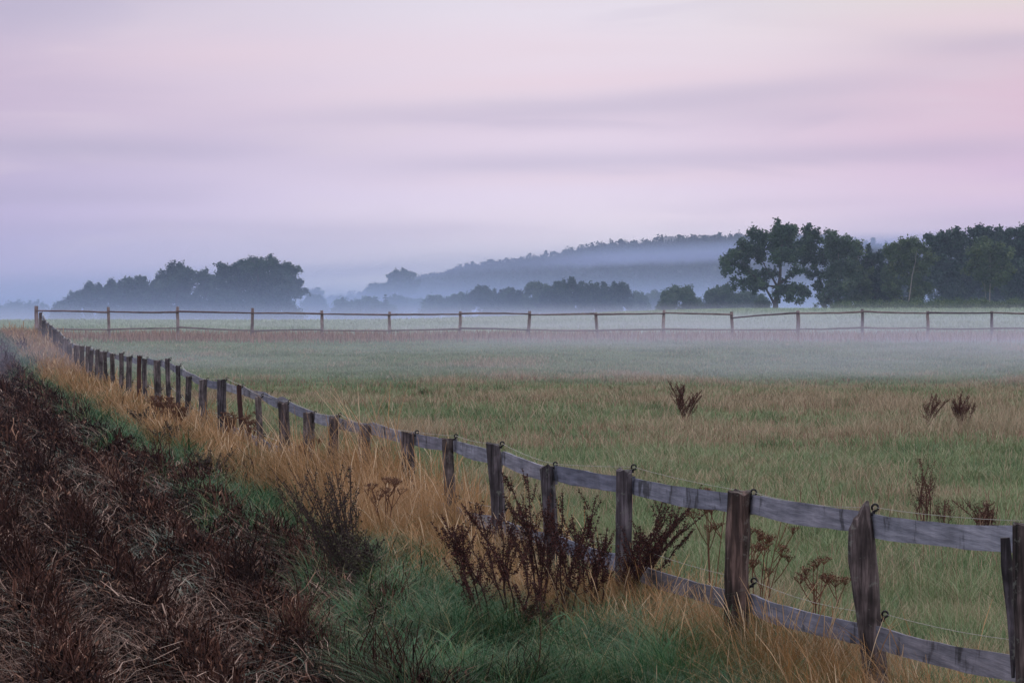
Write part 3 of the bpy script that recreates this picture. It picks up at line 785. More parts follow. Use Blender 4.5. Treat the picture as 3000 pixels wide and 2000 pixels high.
# ------------------------------------------------------------------ far rail fence
YF = 100.5
rf = empty("rail_fence", P(107, 1000, YF))
tag(rf, "far fence of thin round rails crossing the whole misty field", "fence")
RFO = np.array(P(107, 1000, YF))
FP = [(107, 896, 0), (317, 899, 4), (520, 898, 1), (740, 902, -2), (943, 909, 1), (1141, 913, 0), (1349, 912, -2), (1552, 911, -6), (1745, 916, 7), (1945, 908, -3), (2143, 913, 3),
      (2338, 910, 1), (2526, 905, 1), (2718, 911, 1), (2906, 911, 0), (3102, 912, 0), (3300, 912, 0)]
for i, (px, py, ln) in enumerate(FP):
    t = np.array(P(px, py, YF)); b = np.array(P(px + ln, 900, YF)); b[2] = float(H(b[0], YF)) - 0.1
    mb = MB(); rad = 0.056 if i not in (0, 11) else 0.07
    pts = [b + (t - b) * s / 6 + np.array([R.normal(0, 0.006), 0, 0]) for s in range(7)]
    mb.tube([p - b for p in pts], [rad * (1.08 - 0.14 * s / 6) for s in range(7)], 8, wob=0.07)
    link("post", mb.mesh("post"), rf, M['post_far'], b - RFO)
RTOP = [(107, 912), (317, 915), (520, 914), (740, 918), (943, 919), (1141, 921), (1349, 920), (1552, 921), (1745, 920), (1945, 918), (2143, 921), (2338, 918), (2526, 914), (2718, 916), (2906, 915), (3102, 920), (3300, 919)]
RLOW = [(107, 962), (317, 965), (520, 960), (740, 969), (943, 966), (1141, 968), (1349, 963), (1552, 966), (1745, 967), (1945, 965), (2143, 967), (2338, 964), (2526, 959), (2718, 961), (2906, 963), (3102, 965), (3300, 964)]
for tab, th in ((RTOP, 0.031), (RLOW, 0.029)):
    for i in range(len(tab) - 1):
        (ax, ay), (bx, by) = tab[i], tab[i + 1]
        if tab is RTOP and i == 10: ay = 931
        a = np.array(P(ax - 3, ay, YF - 0.09)); b = np.array(P(bx + 3, by, YF - 0.09))
        sgn = R.uniform(-0.02, 0.02); a[2] += R.normal(0, 0.014); b[2] += R.normal(0, 0.014); pts = []
        for s in range(9):
            u_ = s / 8
            pts.append(a + (b - a) * u_ + np.array([0, 0, sgn * math.sin(math.pi * u_) + R.normal(0, 0.003)]))
        mid = (a + b) / 2; flip = R.random() < 0.5
        mb = MB(); mb.tube([p - mid for p in pts], [th * (0.85 + 0.3 * (u_ if flip else 1 - u_)) for u_ in np.linspace(0, 1, 9)], 7, wob=0.06)
        link("rail", mb.mesh("rail"), rf, M['rail_far'], mid - RFO)

# ------------------------------------------------------------------ trees
LD = 2.0
def leaf_cloud(mb, lobes, size, dens, flat=1.0, sub=9):
    """lobes: (centre, radius) -> leaf clumps on and in each lobe"""
    for c, r in lobes:
        ns_ = max(5, int(sub * (0.7 + 0.6 * R.random())))
        d = R.normal(0, 1, (ns_, 3)); d /= np.linalg.norm(d, axis=1)[:, None]
        sc = c + d * r * R.uniform(0.30, 1.12, (ns_, 1)) * np.array([1, 1, flat])
        sc[::4] = c + d[::4] * r * R.uniform(1.05, 1.32, (len(sc[::4]), 1))
        per = max(6, int(LD * dens * r * r / ns_))
        pos = np.repeat(sc, per, 0) + R.normal(0, 1, (ns_ * per, 3)) * (r * 0.17 + 0.12) * np.array([1, 1, 0.9])
        stint = np.repeat(np.clip(R.normal(0.45, 0.22, ns_), 0, 1), per)
        n = len(pos)
        a = R.normal(0, 1, (n, 3)); a /= np.linalg.norm(a, axis=1)[:, None]
        b = np.cross(a, R.normal(0, 1, (n, 3))); b /= np.linalg.norm(b, axis=1)[:, None]
        s = size * 0.72 * R.uniform(0.6, 1.4, (n, 1))
        q = np.stack([pos - a * s * 0.6, pos - b * s * 0.42, pos + a * s * 0.6, pos + b * s * 0.42], 1)
        mb.quads(q, np.clip(stint + R.normal(0, 0.12, n), 0, 1))

def tree(name, label, cat, group, Y, lobes_px, trunk_px, leaf, size=0.42, dens=150, trunk_r=0.35, limbs_px=(), bark='bark', depth=0.8, sub=9, limb=True, ground_clip=True):
    xs = [l[0] for l in lobes_px]; wpx = (max(xs) - min(xs)) / 2 + 10
    bx, by = trunk_px[0]
    root = np.array(P(bx, by, Y)); root[2] = min(root[2], float(H(root[0], Y)) + 0.05)
    gz = float(H(root[0], Y))
    L = []
    for (px, py, r) in lobes_px:
        dx = (px - np.mean(xs)) / max(wpx, 1)
        dd = math.sqrt(max(0.05, 1 - dx * dx)) * wpx / F * Y * depth
        L.append((np.array(P(px, py, Y)) + np.array([0, R.uniform(-dd, dd), 0]), r / F * Y))
    e = empty(name, root); tag(e, label, cat, group)
    mb = MB(); leaf_cloud(mb, [(c - root, r) for c, r in L], size, dens, sub=sub)
    link("crown", mb.mesh("crown"), e, M[leaf])
    mt = MB(); tp = [np.array(P(px, py, Y)) for px, py in trunk_px]
    tp[0][2] = gz - 0.3
    k = len(tp)
    mt.tube([p - root for p in tp], [trunk_r * (1 - 0.8 * i / (k - 1)) for i in range(k)], 8, wob=0.06, tint=0.5)
    for lp in limbs_px:
        pp = [np.array(P(px, py, Y)) - root for px, py in lp]
        mt.tube(pp, [trunk_r * 0.5 * (1 - 0.75 * i / (len(pp) - 1)) for i in range(len(pp))], 6, tint=0.4)
    if limb:
        for c, r in L[::2]:
            zt = c[2] - 0.8 * r - abs(c[0] - root[0]) * 0.35
            j = int(np.argmin([abs(p[2] - zt) for p in tp])); s = tp[j]
            mid = (s + c) / 2 + np.array([0, 0, -0.06 * np.linalg.norm(c - s)])
            mt.tube([s - root, mid - root, c - root], [trunk_r * 0.28, trunk_r * 0.18, trunk_r * 0.06], 5, tint=0.4)
    link("trunk", mt.mesh("trunk"), e, M[bark])
    return e

def z3(l, ox=2080, oy=630): return [(ox + x / 4.704, oy + y / 4.704, r / 4.704) for x, y, r in l]
def zt3(l, ox=2080, oy=630): return [(ox + x / 4.704, oy + y / 4.704) for x, y in l]

OAK = [(600, 290, 95), (560, 470, 125), (420, 560, 105), (300, 620, 85), (195, 680, 50), (190, 795, 34), (260, 770, 52), (350, 500, 52), (720, 300, 90), (860, 230, 85), (990, 160, 75), (1080, 230, 100), (1175, 220, 65),
       (950, 370, 140), (760, 430, 120), (1120, 420, 120), (700, 580, 90), (850, 560, 90), (1000, 590, 100), (1150, 590, 95), (500, 700, 90), (590, 850, 95), (480, 950, 75), (345, 990, 42), (325, 890, 38),
       (760, 840, 85), (610, 1010, 55), (885, 800, 50), (1130, 790, 70), (1010, 990, 85), (900, 1050, 62), (1150, 1040, 85), (1290, 1050, 75), (1080, 1140, 55), (1200, 1180, 42), (985, 1180, 30), (1365, 1085, 38), (700, 950, 60)]
tree("oak_tree", "big lone oak with a wide ragged crown left of the dark wood", "tree", "broadleaf trees along the meadow", 400, z3(OAK),
     zt3([(905, 1325), (903, 1200), (940, 1020), (965, 850), (975, 600), (990, 350)]), 'leaf_oak', 0.40, 430, 0.42,
     [zt3([(890, 1230), (820, 1100), (750, 985), (640, 870), (520, 760)]), zt3([(935, 1000), (880, 900), (800, 780), (700, 600)]), zt3([(900, 990), (760, 965)]), zt3([(950, 950), (1100, 840), (1180, 700)])], sub=13, limb=False)
TB = [(1360, 220, 70), (1340, 330, 90), (1480, 300, 80), (1300, 480, 110), (1450, 480, 110), (1380, 630, 90), (1320, 790, 48), (1420, 810, 60), (1470, 970, 55), (1560, 620, 90), (1560, 830, 55), (1250, 420, 60), (1540, 960, 60)]
tree("oak_tree", "tall dark broadleaf tree whose crown touches the right side of the lone oak", "tree", "broadleaf trees along the meadow", 412, z3(TB),
     zt3([(1580, 1325), (1570, 1100), (1500, 850), (1420, 600), (1380, 350)]), 'leaf_oak', 0.40, 430, 0.25, sub=12, limb=True)
TC = [(1640, 270, 70), (1680, 390, 110), (1780, 370, 90), (1880, 340, 70), (1900, 480, 110), (1720, 560, 120), (1820, 680, 120), (1680, 800, 100), (1900, 820, 130), (1700, 1000, 110), (1880, 1010, 110), (1600, 1150, 80), (1760, 1180, 90), (1540, 1200, 40)]
tree("broadleaf_tree", "rounded tree at the left end of the wood, two pale stems below its crown", "tree", "trees of the dark wood", 408, z3(TC),
     zt3([(1765, 1310), (1762, 1150), (1750, 1020), (1760, 700), (1780, 400)]), 'leaf_pale', 0.40, 420, 0.13, [zt3([(1900, 1300), (1890, 1200), (1850, 1030), (1800, 700)])], bark='birch', sub=12, limb=False)
TC2 = [(2030, 410, 65), (2010, 520, 85), (2000, 660, 110), (2060, 800, 110), (2080, 960, 110), (2010, 1120, 110), (2140, 1120, 90)]
tree("birch_tree", "narrow bright-topped birch just left of the gap in the wood's skyline", "tree", "trees of the dark wood", 410, z3(TC2),
     zt3([(2118, 1310), (2105, 1150), (2090, 960), (2050, 700), (2030, 450)]), 'leaf_birch', 0.40, 420, 0.12, bark='birch', sub=12, limb=False)
TD = [(200, 430, 42), (210, 520, 60), (250, 620, 90), (340, 560, 80), (430, 480, 60), (330, 720, 110), (220, 830, 110), (400, 860, 110), (120, 700, 80), (250, 1000, 110), (400, 1080, 110), (100, 930, 90), (120, 1120, 90)]
tree("broadleaf_tree", "low bushy tree with one upright tip below the far spruce", "tree", "trees of the dark wood", 412, z3(TD, 2500, 640),
     zt3([(300, 1250), (300, 900), (270, 600)], 2500, 640), 'leaf_dark', 0.42, 400, 0.16, sub=11, limb=False)
TE = [(545, 380, 52), (570, 470, 95), (640, 400, 70), (700, 330, 60), (800, 340, 85), (880, 350, 60), (780, 460, 110), (900, 500, 110), (640, 560, 100), (760, 640, 120), (920, 680, 120), (560, 720, 110), (600, 900, 120), (880, 880, 120), (980, 1000, 110), (620, 1080, 100), (900, 1100, 90), (1000, 420, 80), (1060, 560, 90)]
tree("birch_tree", "birch with a long leaning white trunk in front of the dark wood", "tree", "trees of the dark wood", 402, z3(TE, 2500, 640),
     zt3([(748, 1255), (765, 1130), (790, 950), (810, 780), (850, 620), (870, 450)], 2500, 640), 'leaf_birch', 0.40, 380, 0.10, bark='birch', depth=0.0, sub=12, limb=False)
# push that birch's crown behind its trunk
e_birch = [o for o in bpy.data.objects if o.name.startswith("birch_tree")][-1]
for ch in e_birch.children:
    if ch.name.startswith("crown"): ch.location.y = 2.6
TG = [(1100, 300, 85), (1200, 270, 70), (1290, 230, 80), (1400, 190, 60), (1470, 250, 65), (1330, 400, 150), (1180, 450, 130), (1500, 450, 140), (1250, 650, 160), (1450, 680, 160), (1150, 850, 150), (1350, 900, 160), (1520, 920, 150), (1250, 1080, 120), (1450, 1100, 120)]
tree("broadleaf_tree", "tall dark tree with a pointed tip rising behind the birch of the leaning white trunk", "tree", "trees of the dark wood", 430, z3(TG, 2500, 640),
     zt3([(1320, 1250), (1330, 800), (1360, 350)], 2500, 640), 'leaf_dark', 0.45, 380, 0.3, sub=12, limb=False)
TH = [(1640, 220, 60), (1720, 190, 70), (1820, 190, 70), (1920, 220, 80), (2000, 240, 80), (1700, 330, 120), (1880, 340, 120), (2050, 330, 100), (1620, 430, 100)]
tree("broadleaf_tree", "dark domed tree behind the two-stemmed birch at the right", "tree", "trees of the dark wood", 436, z3(TH, 2500, 640) + z3([(1750, 550, 160), (1950, 600, 160), (1700, 850, 170), (1950, 900, 170), (1800, 1080, 140)], 2500, 640),
     zt3([(1850, 1250), (1850, 800), (1840, 300)], 2500, 640), 'leaf_dark', 0.45, 380, 0.3, sub=12, limb=False)
TI = [(1820, 340, 60), (1830, 400, 90), (1700, 440, 110), (1920, 460, 110), (2050, 400, 60), (2090, 500, 95), (1740, 600, 140), (1950, 640, 140), (1630, 660, 90), (1800, 790, 110), (2010, 800, 110), (2140, 700, 70), (1900, 900, 80)]
tree("birch_tree", "broad yellowish birch with two white stems near the right edge", "tree", "trees of the dark wood", 404, z3(TI, 2500, 640),
     zt3([(1876, 1250), (1880, 1050), (1885, 900), (1880, 500)], 2500, 640), 'leaf_birch', 0.38, 380, 0.10, [zt3([(1835, 1240), (1825, 1100), (1810, 960), (1780, 600)], 2500, 640)] , bark='birch', sub=13, limb=False)
TJ = [(2130, 220, 65), (2200, 210, 70), (2290, 210, 70), (2360, 180, 90), (2200, 380, 140), (2350, 420, 150), (2230, 620, 140), (2380, 700, 160), (2180, 850, 140), (2330, 950, 160), (2200, 1080, 120), (2450, 300, 130), (2500, 500, 160), (2500, 850, 200)]
tree("broadleaf_tree", "dark tree cut by the right edge of the wood", "tree", "trees of the dark wood", 424, z3(TJ, 2500, 640),
     zt3([(2330, 1250), (2330, 800), (2340, 300)], 2500, 640), 'leaf_dark', 0.42, 380, 0.3, sub=12, limb=False)
# the depth of the wood behind its first row: one dark mass
mb = MB(); lob = []
for i in range(120):
    px = R.uniform(2440, 3350); Y = R.uniform(445, 520); py = R.uniform(792, 890)
    if px < 2620: py = max(py, 830)
    lob.append((np.array(P(px, py, Y)), R.uniform(1.6, 2.6)))
leaf_cloud(mb, lob, 0.6, 60, sub=8)
o = link("wood_interior", mb.mesh("wood_interior"), None, M['leaf_dark'])
tag(o, "dark depth of the wood behind its front row of trees at the right", "wood", kind="stuff")
# weeds along its foot
mb = MB(); lob = []
for i in range(300):
    px = R.uniform(2440, 3350); Y = R.uniform(360, 398)
    py = np.interp(px, [2440, 2640, 2760, 3000], [912, 906, 901, 897]) 
    p = np.array(P(px, py, Y)); p[2] = float(H(p[0], Y)) + R.uniform(0.0, 0.25) + 0.25 * sstep(px, 2600, 2800)
    lob.append((p, R.uniform(0.3, 0.7)))
for px, py in ((2697, 880), (2744, 886), (2780, 884), (2860, 876), (2388, 896)):
    p = np.array(P(px, py + 8, 380)); 
    for k in range(4): lob.append((p + np.array([0, 0, k * 0.28 - 0.4]), 0.3 - 0.05 * k))
leaf_cloud(mb, lob, 0.22, 420, sub=8)
o = link("edge_weeds", mb.mesh("edge_weeds"), None, M['leaf_birch'])
tag(o, "rough green weeds along the foot of the dark wood", "weeds", kind="stuff")

def dome(cx, top, base, w, n, spike=0, seed=None):
    """lobe list filling a dome outline (image pixels)"""
    h = base - top; out = []
    for i in range(n):
        a = math.pi * (i + 0.5) / n
        r = w * 0.13 * R.uniform(0.8, 1.2)
        out.append((cx - math.cos(a) * (w / 2 - r), top + r + (1 - math.sin(a) ** 0.8) * h * 0.72 * 0.9 + R.uniform(-0.02, 0.03) * h, r))
    for i in range(int(n * 2.2)):
        t = R.uniform(0.22, 1.0); half = (w / 2) * min(1, (t * 1.25) ** 0.5) * 0.86
        out.append((cx + R.uniform(-half, half), top + t * h, w * 0.14 * R.uniform(0.8, 1.2)))
    for i in range(spike):
        x = cx + R.uniform(-0.4, 0.4) * w; tt = abs(x - cx) / (w / 2)
        y0 = top + (1 - math.sqrt(max(0, 1 - tt * tt))) * h * 0.7
        for k in range(4): out.append((x, y0 - h * 0.07 + k * h * 0.06, h * (0.022 + 0.012 * k)))
    return out

YL = 450
def zl(l): return [(150 + x / 3.136, 740 + y / 3.136, r / 3.136) for x, y, r in l]
BIG = [(1620, 150, 60), (1680, 190, 70), (1590, 220, 60), (1760, 150, 60), (1830, 110, 50), (1900, 150, 80), (1990, 110, 60), (2050, 140, 70), (2130, 160, 60), (2200, 130, 45), (2210, 200, 60), (2240, 290, 60), (2270, 360, 55),
       (1720, 300, 120), (1880, 280, 130), (2050, 290, 120), (2150, 380, 120), (1700, 450, 120), (1850, 450, 130), (2000, 460, 130), (2180, 500, 100), (1650, 570, 110), (1850, 600, 120), (2050, 600, 120), (2220, 600, 80), (1580, 340, 70), (1550, 470, 70), (1560, 600, 80)]
LD = 2.2
tree("broadleaf_tree", "largest broad dark tree at the right end of the misty left-hand clump", "tree", "trees of the left clump", YL, zl(BIG), [(760, 945), (760, 880), (755, 800)], 'leaf_dark', 0.42, 400, 0.4, sub=12, limb=False)
MID = [(1100, 170, 60), (1160, 160, 50), (1210, 190, 60), (1260, 200, 50), (1060, 230, 60), (1010, 250, 50), (1180, 280, 100), (1100, 330, 90), (1250, 330, 80), (960, 300, 60), (1000, 420, 90), (1150, 450, 100), (1280, 470, 90), (1000, 570, 100), (1180, 600, 100), (930, 400, 60), (1300, 600, 80)]
tree("broadleaf_tree", "round-topped dark tree in the middle of the left-hand clump", "tree", "trees of the left clump", YL + 4, zl(MID), [(515, 945), (518, 880), (520, 800)], 'leaf_dark', 0.42, 400, 0.35, sub=12, limb=False)
GAP = [(1310, 200, 40), (1340, 240, 50), (1390, 210, 50), (1420, 240, 55), (1450, 300, 55), (1350, 340, 50), (1420, 380, 60), (1500, 260, 40), (1530, 240, 30), (1500, 380, 50), (1380, 470, 80), (1460, 500, 80), (1420, 600, 90), (1500, 600, 80)]
tree("broadleaf_tree", "thin see-through tree between the two tallest crowns of the left-hand clump", "tree", "trees of the left clump", YL + 10, zl(GAP), [(605, 945), (602, 880), (598, 810)], 'leaf_oak', 0.40, 300, 0.25, sub=9, limb=True)
SPK = []
for x, y in ((640, 270), (670, 240), (705, 250), (745, 245), (775, 235), (800, 240), (835, 225), (860, 240), (620, 300), (880, 280), (725, 260), (815, 250)):
    for k in range(5): SPK.append((x + R.uniform(-5, 5), y + k * 30, 13 + 7 * k))
SPK += [(680, 400, 70), (760, 390, 80), (850, 380, 70), (640, 480, 80), (780, 480, 90), (890, 480, 80), (680, 590, 90), (820, 590, 90), (600, 400, 50)]
tree("alder_tree", "row-like alder with many upright tips left of the round-topped tree", "tree", "trees of the left clump", YL + 2, zl(SPK), [(395, 945), (397, 880), (398, 825)], 'leaf_dark', 0.36, 520, 0.2, sub=9, limb=False)
S2 = []
for x, y in ((512, 300), (535, 275), (560, 250), (580, 290)):
    for k in range(5): S2.append((x, y + k * 28, 10 + 7 * k))
S2 += [(540, 440, 60), (520, 530, 70), (560, 600, 70)]
tree("alder_tree", "slim pointed alder just left of the row-like alder", "tree", "trees of the left clump", YL + 3, zl(S2), [(325, 945), (327, 890), (328, 830)], 'leaf_dark', 0.36, 520, 0.15, sub=8, limb=False)
S3 = []
for x, y in ((325, 310), (348, 280), (375, 290), (430, 295), (455, 325)):
    for k in range(4): S3.append((x, y + k * 25, 11 + 8 * k))
S3 += [(350, 430, 60), (430, 430, 60), (300, 380, 45), (480, 400, 50), (340, 520, 80), (450, 520, 80), (400, 600, 80), (280, 450, 60)]
tree("alder_tree", "short alder with two feathery tips on the sloping left side of the clump", "tree", "trees of the left clump", YL + 5, zl(S3), [(270, 945), (272, 890), (272, 850)], 'leaf_dark', 0.36, 460, 0.15, sub=9, limb=False)
S4 = [(240, 400, 36), (200, 430, 45), (150, 450, 45), (110, 470, 40), (80, 500, 36), (50, 530, 34), (240, 480, 60), (160, 530, 60), (100, 560, 50), (220, 580, 80), (120, 620, 60), (30, 580, 40), (60, 640, 60)]
tree("shrub", "low sloping thicket at the left end of the misty clump", "shrub", "trees of the left clump", YL + 1, zl(S4), [(205, 945), (206, 905), (206, 880)], 'leaf_dark', 0.36, 420, 0.12, sub=9, limb=False)

LD = 2.0
# tree row across the middle distance: (cx, top, base, width, Y, spikes, leaf, label)
ROW = [(922, 862, 935, 70, 520, 0, 'leaf_dark', "small rounded bush right of the tallest tree of the left clump"),
       (1160, 868, 926, 60, 520, 2, 'leaf_dark', "low pale bush below the left tip of the hill"),
       (1215, 872, 926, 70, 540, 0, 'leaf_pale', "flat misty bush in the dip below the hill's left end"),
       (1285, 872, 920, 90, 420, 3, 'leaf_pale', "low bush at the left foot of the long thicket"),
       (1345, 862, 920, 70, 418, 2, 'leaf_pale', "pale bush climbing towards the long thicket"),
       (1415, 846, 922, 100, 410, 5, 'leaf_dark', "bushy tree with a small spire at the left end of the long thicket"),
       (1500, 850, 922, 110, 405, 4, 'leaf_dark', "even-topped bush in the left half of the long thicket"),
       (1572, 828, 922, 70, 402, 3, 'leaf_pale', "greenish leafy bush with a narrow top in the long thicket"),
       (1625, 834, 922, 80, 400, 4, 'leaf_dark', "dark bush left of the highest tips of the long thicket"),
       (1674, 822, 922, 90, 398, 5, 'leaf_dark', "highest bush of the long thicket below the hill"),
       (1748, 832, 922, 100, 400, 4, 'leaf_dark', "wide dark bush right of the highest one in the long thicket"),
       (1815, 829, 922, 62, 402, 2, 'leaf_dark', "pointed bush closing the long thicket at its right end"),
       (1872, 858, 920, 66, 415, 1, 'leaf_pale', "small pale bush right of the pointed one"),
       (1925, 852, 920, 90, 560, 0, 'leaf_pale', "faint misty bush behind the round dark one left of the oak"),
       (1990, 840, 922, 130, 395, 0, 'leaf_pale', "round dark bush standing alone left of the oak"),
       (2098, 846, 922, 80, 398, 1, 'leaf_pale', "left half of the double bush under the oak's crown"),
       (2128, 838, 922, 70, 396, 1, 'leaf_pale', "higher middle of the double bush under the oak's crown"),
       (2185, 852, 922, 100, 400, 0, 'leaf_pale', "right low part of the bushes in front of the oak trunk"),
       (2232, 868, 922, 50, 430, 1, 'leaf_pale', "thin twiggy bush beside the oak trunk")]
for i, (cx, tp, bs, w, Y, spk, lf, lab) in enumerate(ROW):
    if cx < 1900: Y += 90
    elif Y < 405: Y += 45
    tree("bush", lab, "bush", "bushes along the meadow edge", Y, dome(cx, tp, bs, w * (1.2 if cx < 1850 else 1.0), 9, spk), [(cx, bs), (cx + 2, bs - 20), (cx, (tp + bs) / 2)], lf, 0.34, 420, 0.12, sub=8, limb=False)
tree("broadleaf_tree", "faint round tree fading in mist beyond the left clump", "tree", "faint trees far behind", 900, dome(925, 842, 930, 62, 8), [(925, 930), (925, 870)], 'leaf_dark', 0.7, 110, 0.3, sub=8, limb=False)
tree("broadleaf_tree", "faint low tree fading in mist right of the small rounded bush", "tree", "faint trees far behind", 1000, dome(975, 866, 930, 50, 7), [(975, 930), (975, 890)], 'leaf_dark', 0.7, 110, 0.3, sub=8, limb=False)
tree("broadleaf_tree", "faint broad tree with two humps at the left end of the hill", "tree", "faint trees far behind", 1020,
     [(1050 + x / 5.88, 740 + y / 5.88, r / 5.88) for x, y, r in [(640, 340, 60), (720, 330, 60), (840, 360, 60), (900, 400, 60), (560, 380, 40), (680, 440, 110), (850, 480, 110), (560, 500, 80), (700, 600, 130), (900, 620, 130), (1000, 520, 60), (540, 650, 110)]],
     [(1180, 900), (1178, 850), (1178, 810)], 'leaf_dark', 0.8, 110, 0.4, sub=10, limb=False)
tree("broadleaf_tree", "faint spreading tree left of the two-humped one", "tree", "faint trees far behind", 990,
     [(1050 + x / 5.88, 740 + y / 5.88, r / 5.88) for x, y, r in [(300, 570, 50), (230, 600, 50), (170, 630, 40), (380, 570, 50), (450, 570, 50), (250, 700, 90), (400, 700, 100), (180, 760, 60), (480, 760, 90)]],
     [(1100, 905), (1100, 880), (1102, 850)], 'leaf_dark', 0.8, 110, 0.4, sub=10, limb=False)

def conifer(label, cx, top, base, w, Y, group, ragged=0.25, leaf='needle'):
    b = np.array(P(cx, base, Y)); t = np.array(P(cx, top, Y)); b[2] = min(b[2], float(H(b[0], Y)))
    Hh = t[2] - b[2]; rad = w / F * Y / 2
    e = empty("spruce_tree", b); tag(e, label, "tree", group)
    mt = MB(); mt.tube([np.zeros(3), np.array([0, 0, Hh * 0.6]), np.array([0, 0, Hh])], [0.022 * Hh, 0.012 * Hh, 0.002 * Hh], 6)
    link("trunk", mt.mesh("trunk"), e, M['bark'])
    mb = MB(); Q = []; 
    lv = int(max(10, Hh * 2.2))
    for k in range(lv):
        f = (k + 0.5) / lv; z = Hh * (0.08 + 0.92 * f); rr = rad * (1 - f) ** 0.85 * R.uniform(1 - ragged, 1 + ragged) + 0.06 * rad
        nb = 8
        for j in range(nb):
            a = R.uniform(0, 6.28); L_ = rr * R.uniform(0.7, 1.15); m_ = max(4, int(L_ / 0.22))
            s = np.linspace(0.15, 1, m_)
            p = np.stack([np.cos(a) * s * L_, np.sin(a) * s * L_, z - s * L_ * 0.18 + 0.12 * L_ * s ** 3], -1)
            d = R.normal(0, 1, (m_, 3)) * np.array([1, 1, 0.3]); d /= np.linalg.norm(d, axis=1)[:, None]
            c = np.cross(d, R.normal(0, 1, (m_, 3))); c /= np.linalg.norm(c, axis=1)[:, None]
            sz = 0.028 * Hh + 0.12
            Q.append(np.stack([p - d * sz, p - c * sz * 0.45, p + d * sz, p + c * sz * 0.45 - np.array([0, 0, sz * 0.4])], 1))
    Q = np.concatenate(Q); mb.quads(Q, R.random(len(Q)))
    link("crown", mb.mesh("crown"), e, M[leaf])
    return e
GC = "small spruces in the mist"
conifer("leftmost small spruce at the left edge of the picture", 23, 886, 950, 26, 560, GC)
conifer("second spruce from the left edge, with long drooping branches", 50, 880, 950, 44, 556, GC, 0.5)
conifer("slim ragged spruce just left of the fence corner", 88, 877, 950, 34, 552, GC, 0.35)
conifer("dense spruce right behind the corner post of the far fence", 112, 875, 950, 44, 556, GC)
tree("shrub", "low thicket under the spruces at the left edge", "shrub", "bushes along the meadow edge", 558, dome(60, 905, 955, 190, 12, 2), [(60, 955), (60, 930)], 'leaf_dark', 0.4, 260, 0.1, sub=9, limb=False)
tree("shrub", "bush filling the right flank of the dense spruce", "shrub", "bushes along the meadow edge", 560, dome(130, 892, 955, 40, 8, 1), [(130, 955), (130, 920)], 'leaf_dark', 0.4, 300, 0.1, sub=9, limb=False)
conifer("spruce with the highest tip right of the hazy dip, below the hill's left end", 1129, 861, 930, 34, 500, GC, 0.3)
conifer("small spruce between the tall one and the left clump", 1102, 868, 930, 34, 504, GC, 0.4)
conifer("thin spruce tip sticking up from the low bushes", 1080, 866, 930, 24, 508, GC, 0.2)
conifer("stubby spruce right of the small rounded bush", 1052, 876, 930, 34, 500, GC, 0.3)
conifer("spruce half hidden behind the small rounded bush", 1003, 868, 930, 30, 506, GC, 0.3)
conifer("low spruce beside the faint low tree", 1030, 880, 930, 30, 510, GC, 0.4)
conifer("pale far spruce peak rising above the gap in the wood", 2557, 697, 800, 62, 1180, GC, 0.12, 'wood_far')
tree("shrub", "misty thicket joining the spruces below the hill's left end", "shrub", "bushes along the meadow edge", 512, dome(1060, 884, 935, 190, 12, 0), [(1060, 935), (1060, 910)], 'leaf_pale', 0.4, 260, 0.1, sub=9, limb=False)
tree("broadleaf_tree", "pale far treetops around the spruce peak", "tree", "faint trees far behind", 1190, [(2535, 726, 12), (2525, 740, 16), (2560, 730, 16), (2580, 728, 14), (2595, 722, 9), (2590, 745, 16), (2550, 755, 18), (2570, 775, 20), (2530, 770, 20)], [(2560, 820), (2560, 760)], 'wood_far', 0.7, 120, 0.3, sub=8, limb=False)

# ------------------------------------------------------------------ hill and its wood
CREST = [(700, 905), (1000, 902), (1075, 880), (1150, 858), (1250, 832), (1357, 806), (1469, 790), (1580, 776), (1670, 757), (1759, 740), (1870, 732), (1960, 724), (2050, 716), (2180, 714), (2300, 712), (2420, 718), (2527, 738), (2700, 760), (3000, 790), (3500, 850), (4200, 905)]
YH = 1500.0
CX = np.array([(c[0] - 1500) / F * YH for c in CREST]); CZ = np.array([EYE - (c[1] - HOR) / F * YH for c in CREST])
def Hill(x, y):
    z = np.interp(x, CX, CZ)
    s = np.where(y < YH, sstep(y, 1080, YH + 60) ** 0.9, 1 - 0.6 * sstep(y, YH, 2200))
    return -3.0 + (z + 3.0) * s / np.where(y < YH, sstep(YH, 1080, YH + 60) ** 0.9, 1) 
hx = np.linspace(-320, 560, 110); hy = np.linspace(1060, 2050, 80)
hillm = flat_mat("hill_ground", (0.03, 0.045, 0.03), 0.9, 0.1)
hill = link("hill", grid_mesh("hill", hx, hy, lambda u, v: u, lambda u, v: v, Hill), None, hillm); tag(hill, kind="structure")
mb = MB(); lob = []
for i in range(5200):
    x = R.uniform(-95, 330); y = R.uniform(1130, 1540)
    z = float(Hill(x, y))
    if z < -1.5: continue
    r = R.uniform(1.7, 3.0) * (1.0 if R.random() < 0.92 else 1.25)
    lob.append((np.array([x, y, z + r * 0.75]), r))
for i in range(150):                          # uneven skyline on the crest
    x = R.uniform(-85, 300); z = float(Hill(x, YH)); hgt = R.uniform(3, 6.8); r = R.uniform(1.0, 1.9)
    for k in range(3): lob.append((np.array([x, YH + R.uniform(-12, 12), z + hgt - r * 0.9 - k * 1.4]), r * (0.65 + 0.25 * k)))
for px, top, w in ((2030, 688, 26), (2050, 699, 24), (2060, 693, 16), (2085, 693, 30), (2060 + 60, 698, 18), (2162, 695, 34)):
    x = (px - 1500) / F * YH; zt = EYE - (top - HOR) / F * YH; r = w / F * YH / 2
    for k in range(4): lob.append((np.array([x + R.uniform(-0.3, 0.3), YH - 3, zt - r * 0.5 - k * r * 0.6]), r * (0.5 + 0.2 * k)))
leaf_cloud(mb, lob, 1.25, 7.0, sub=7)
o = link("hillside_wood", mb.mesh("hillside_wood"), None, M['wood_far'])
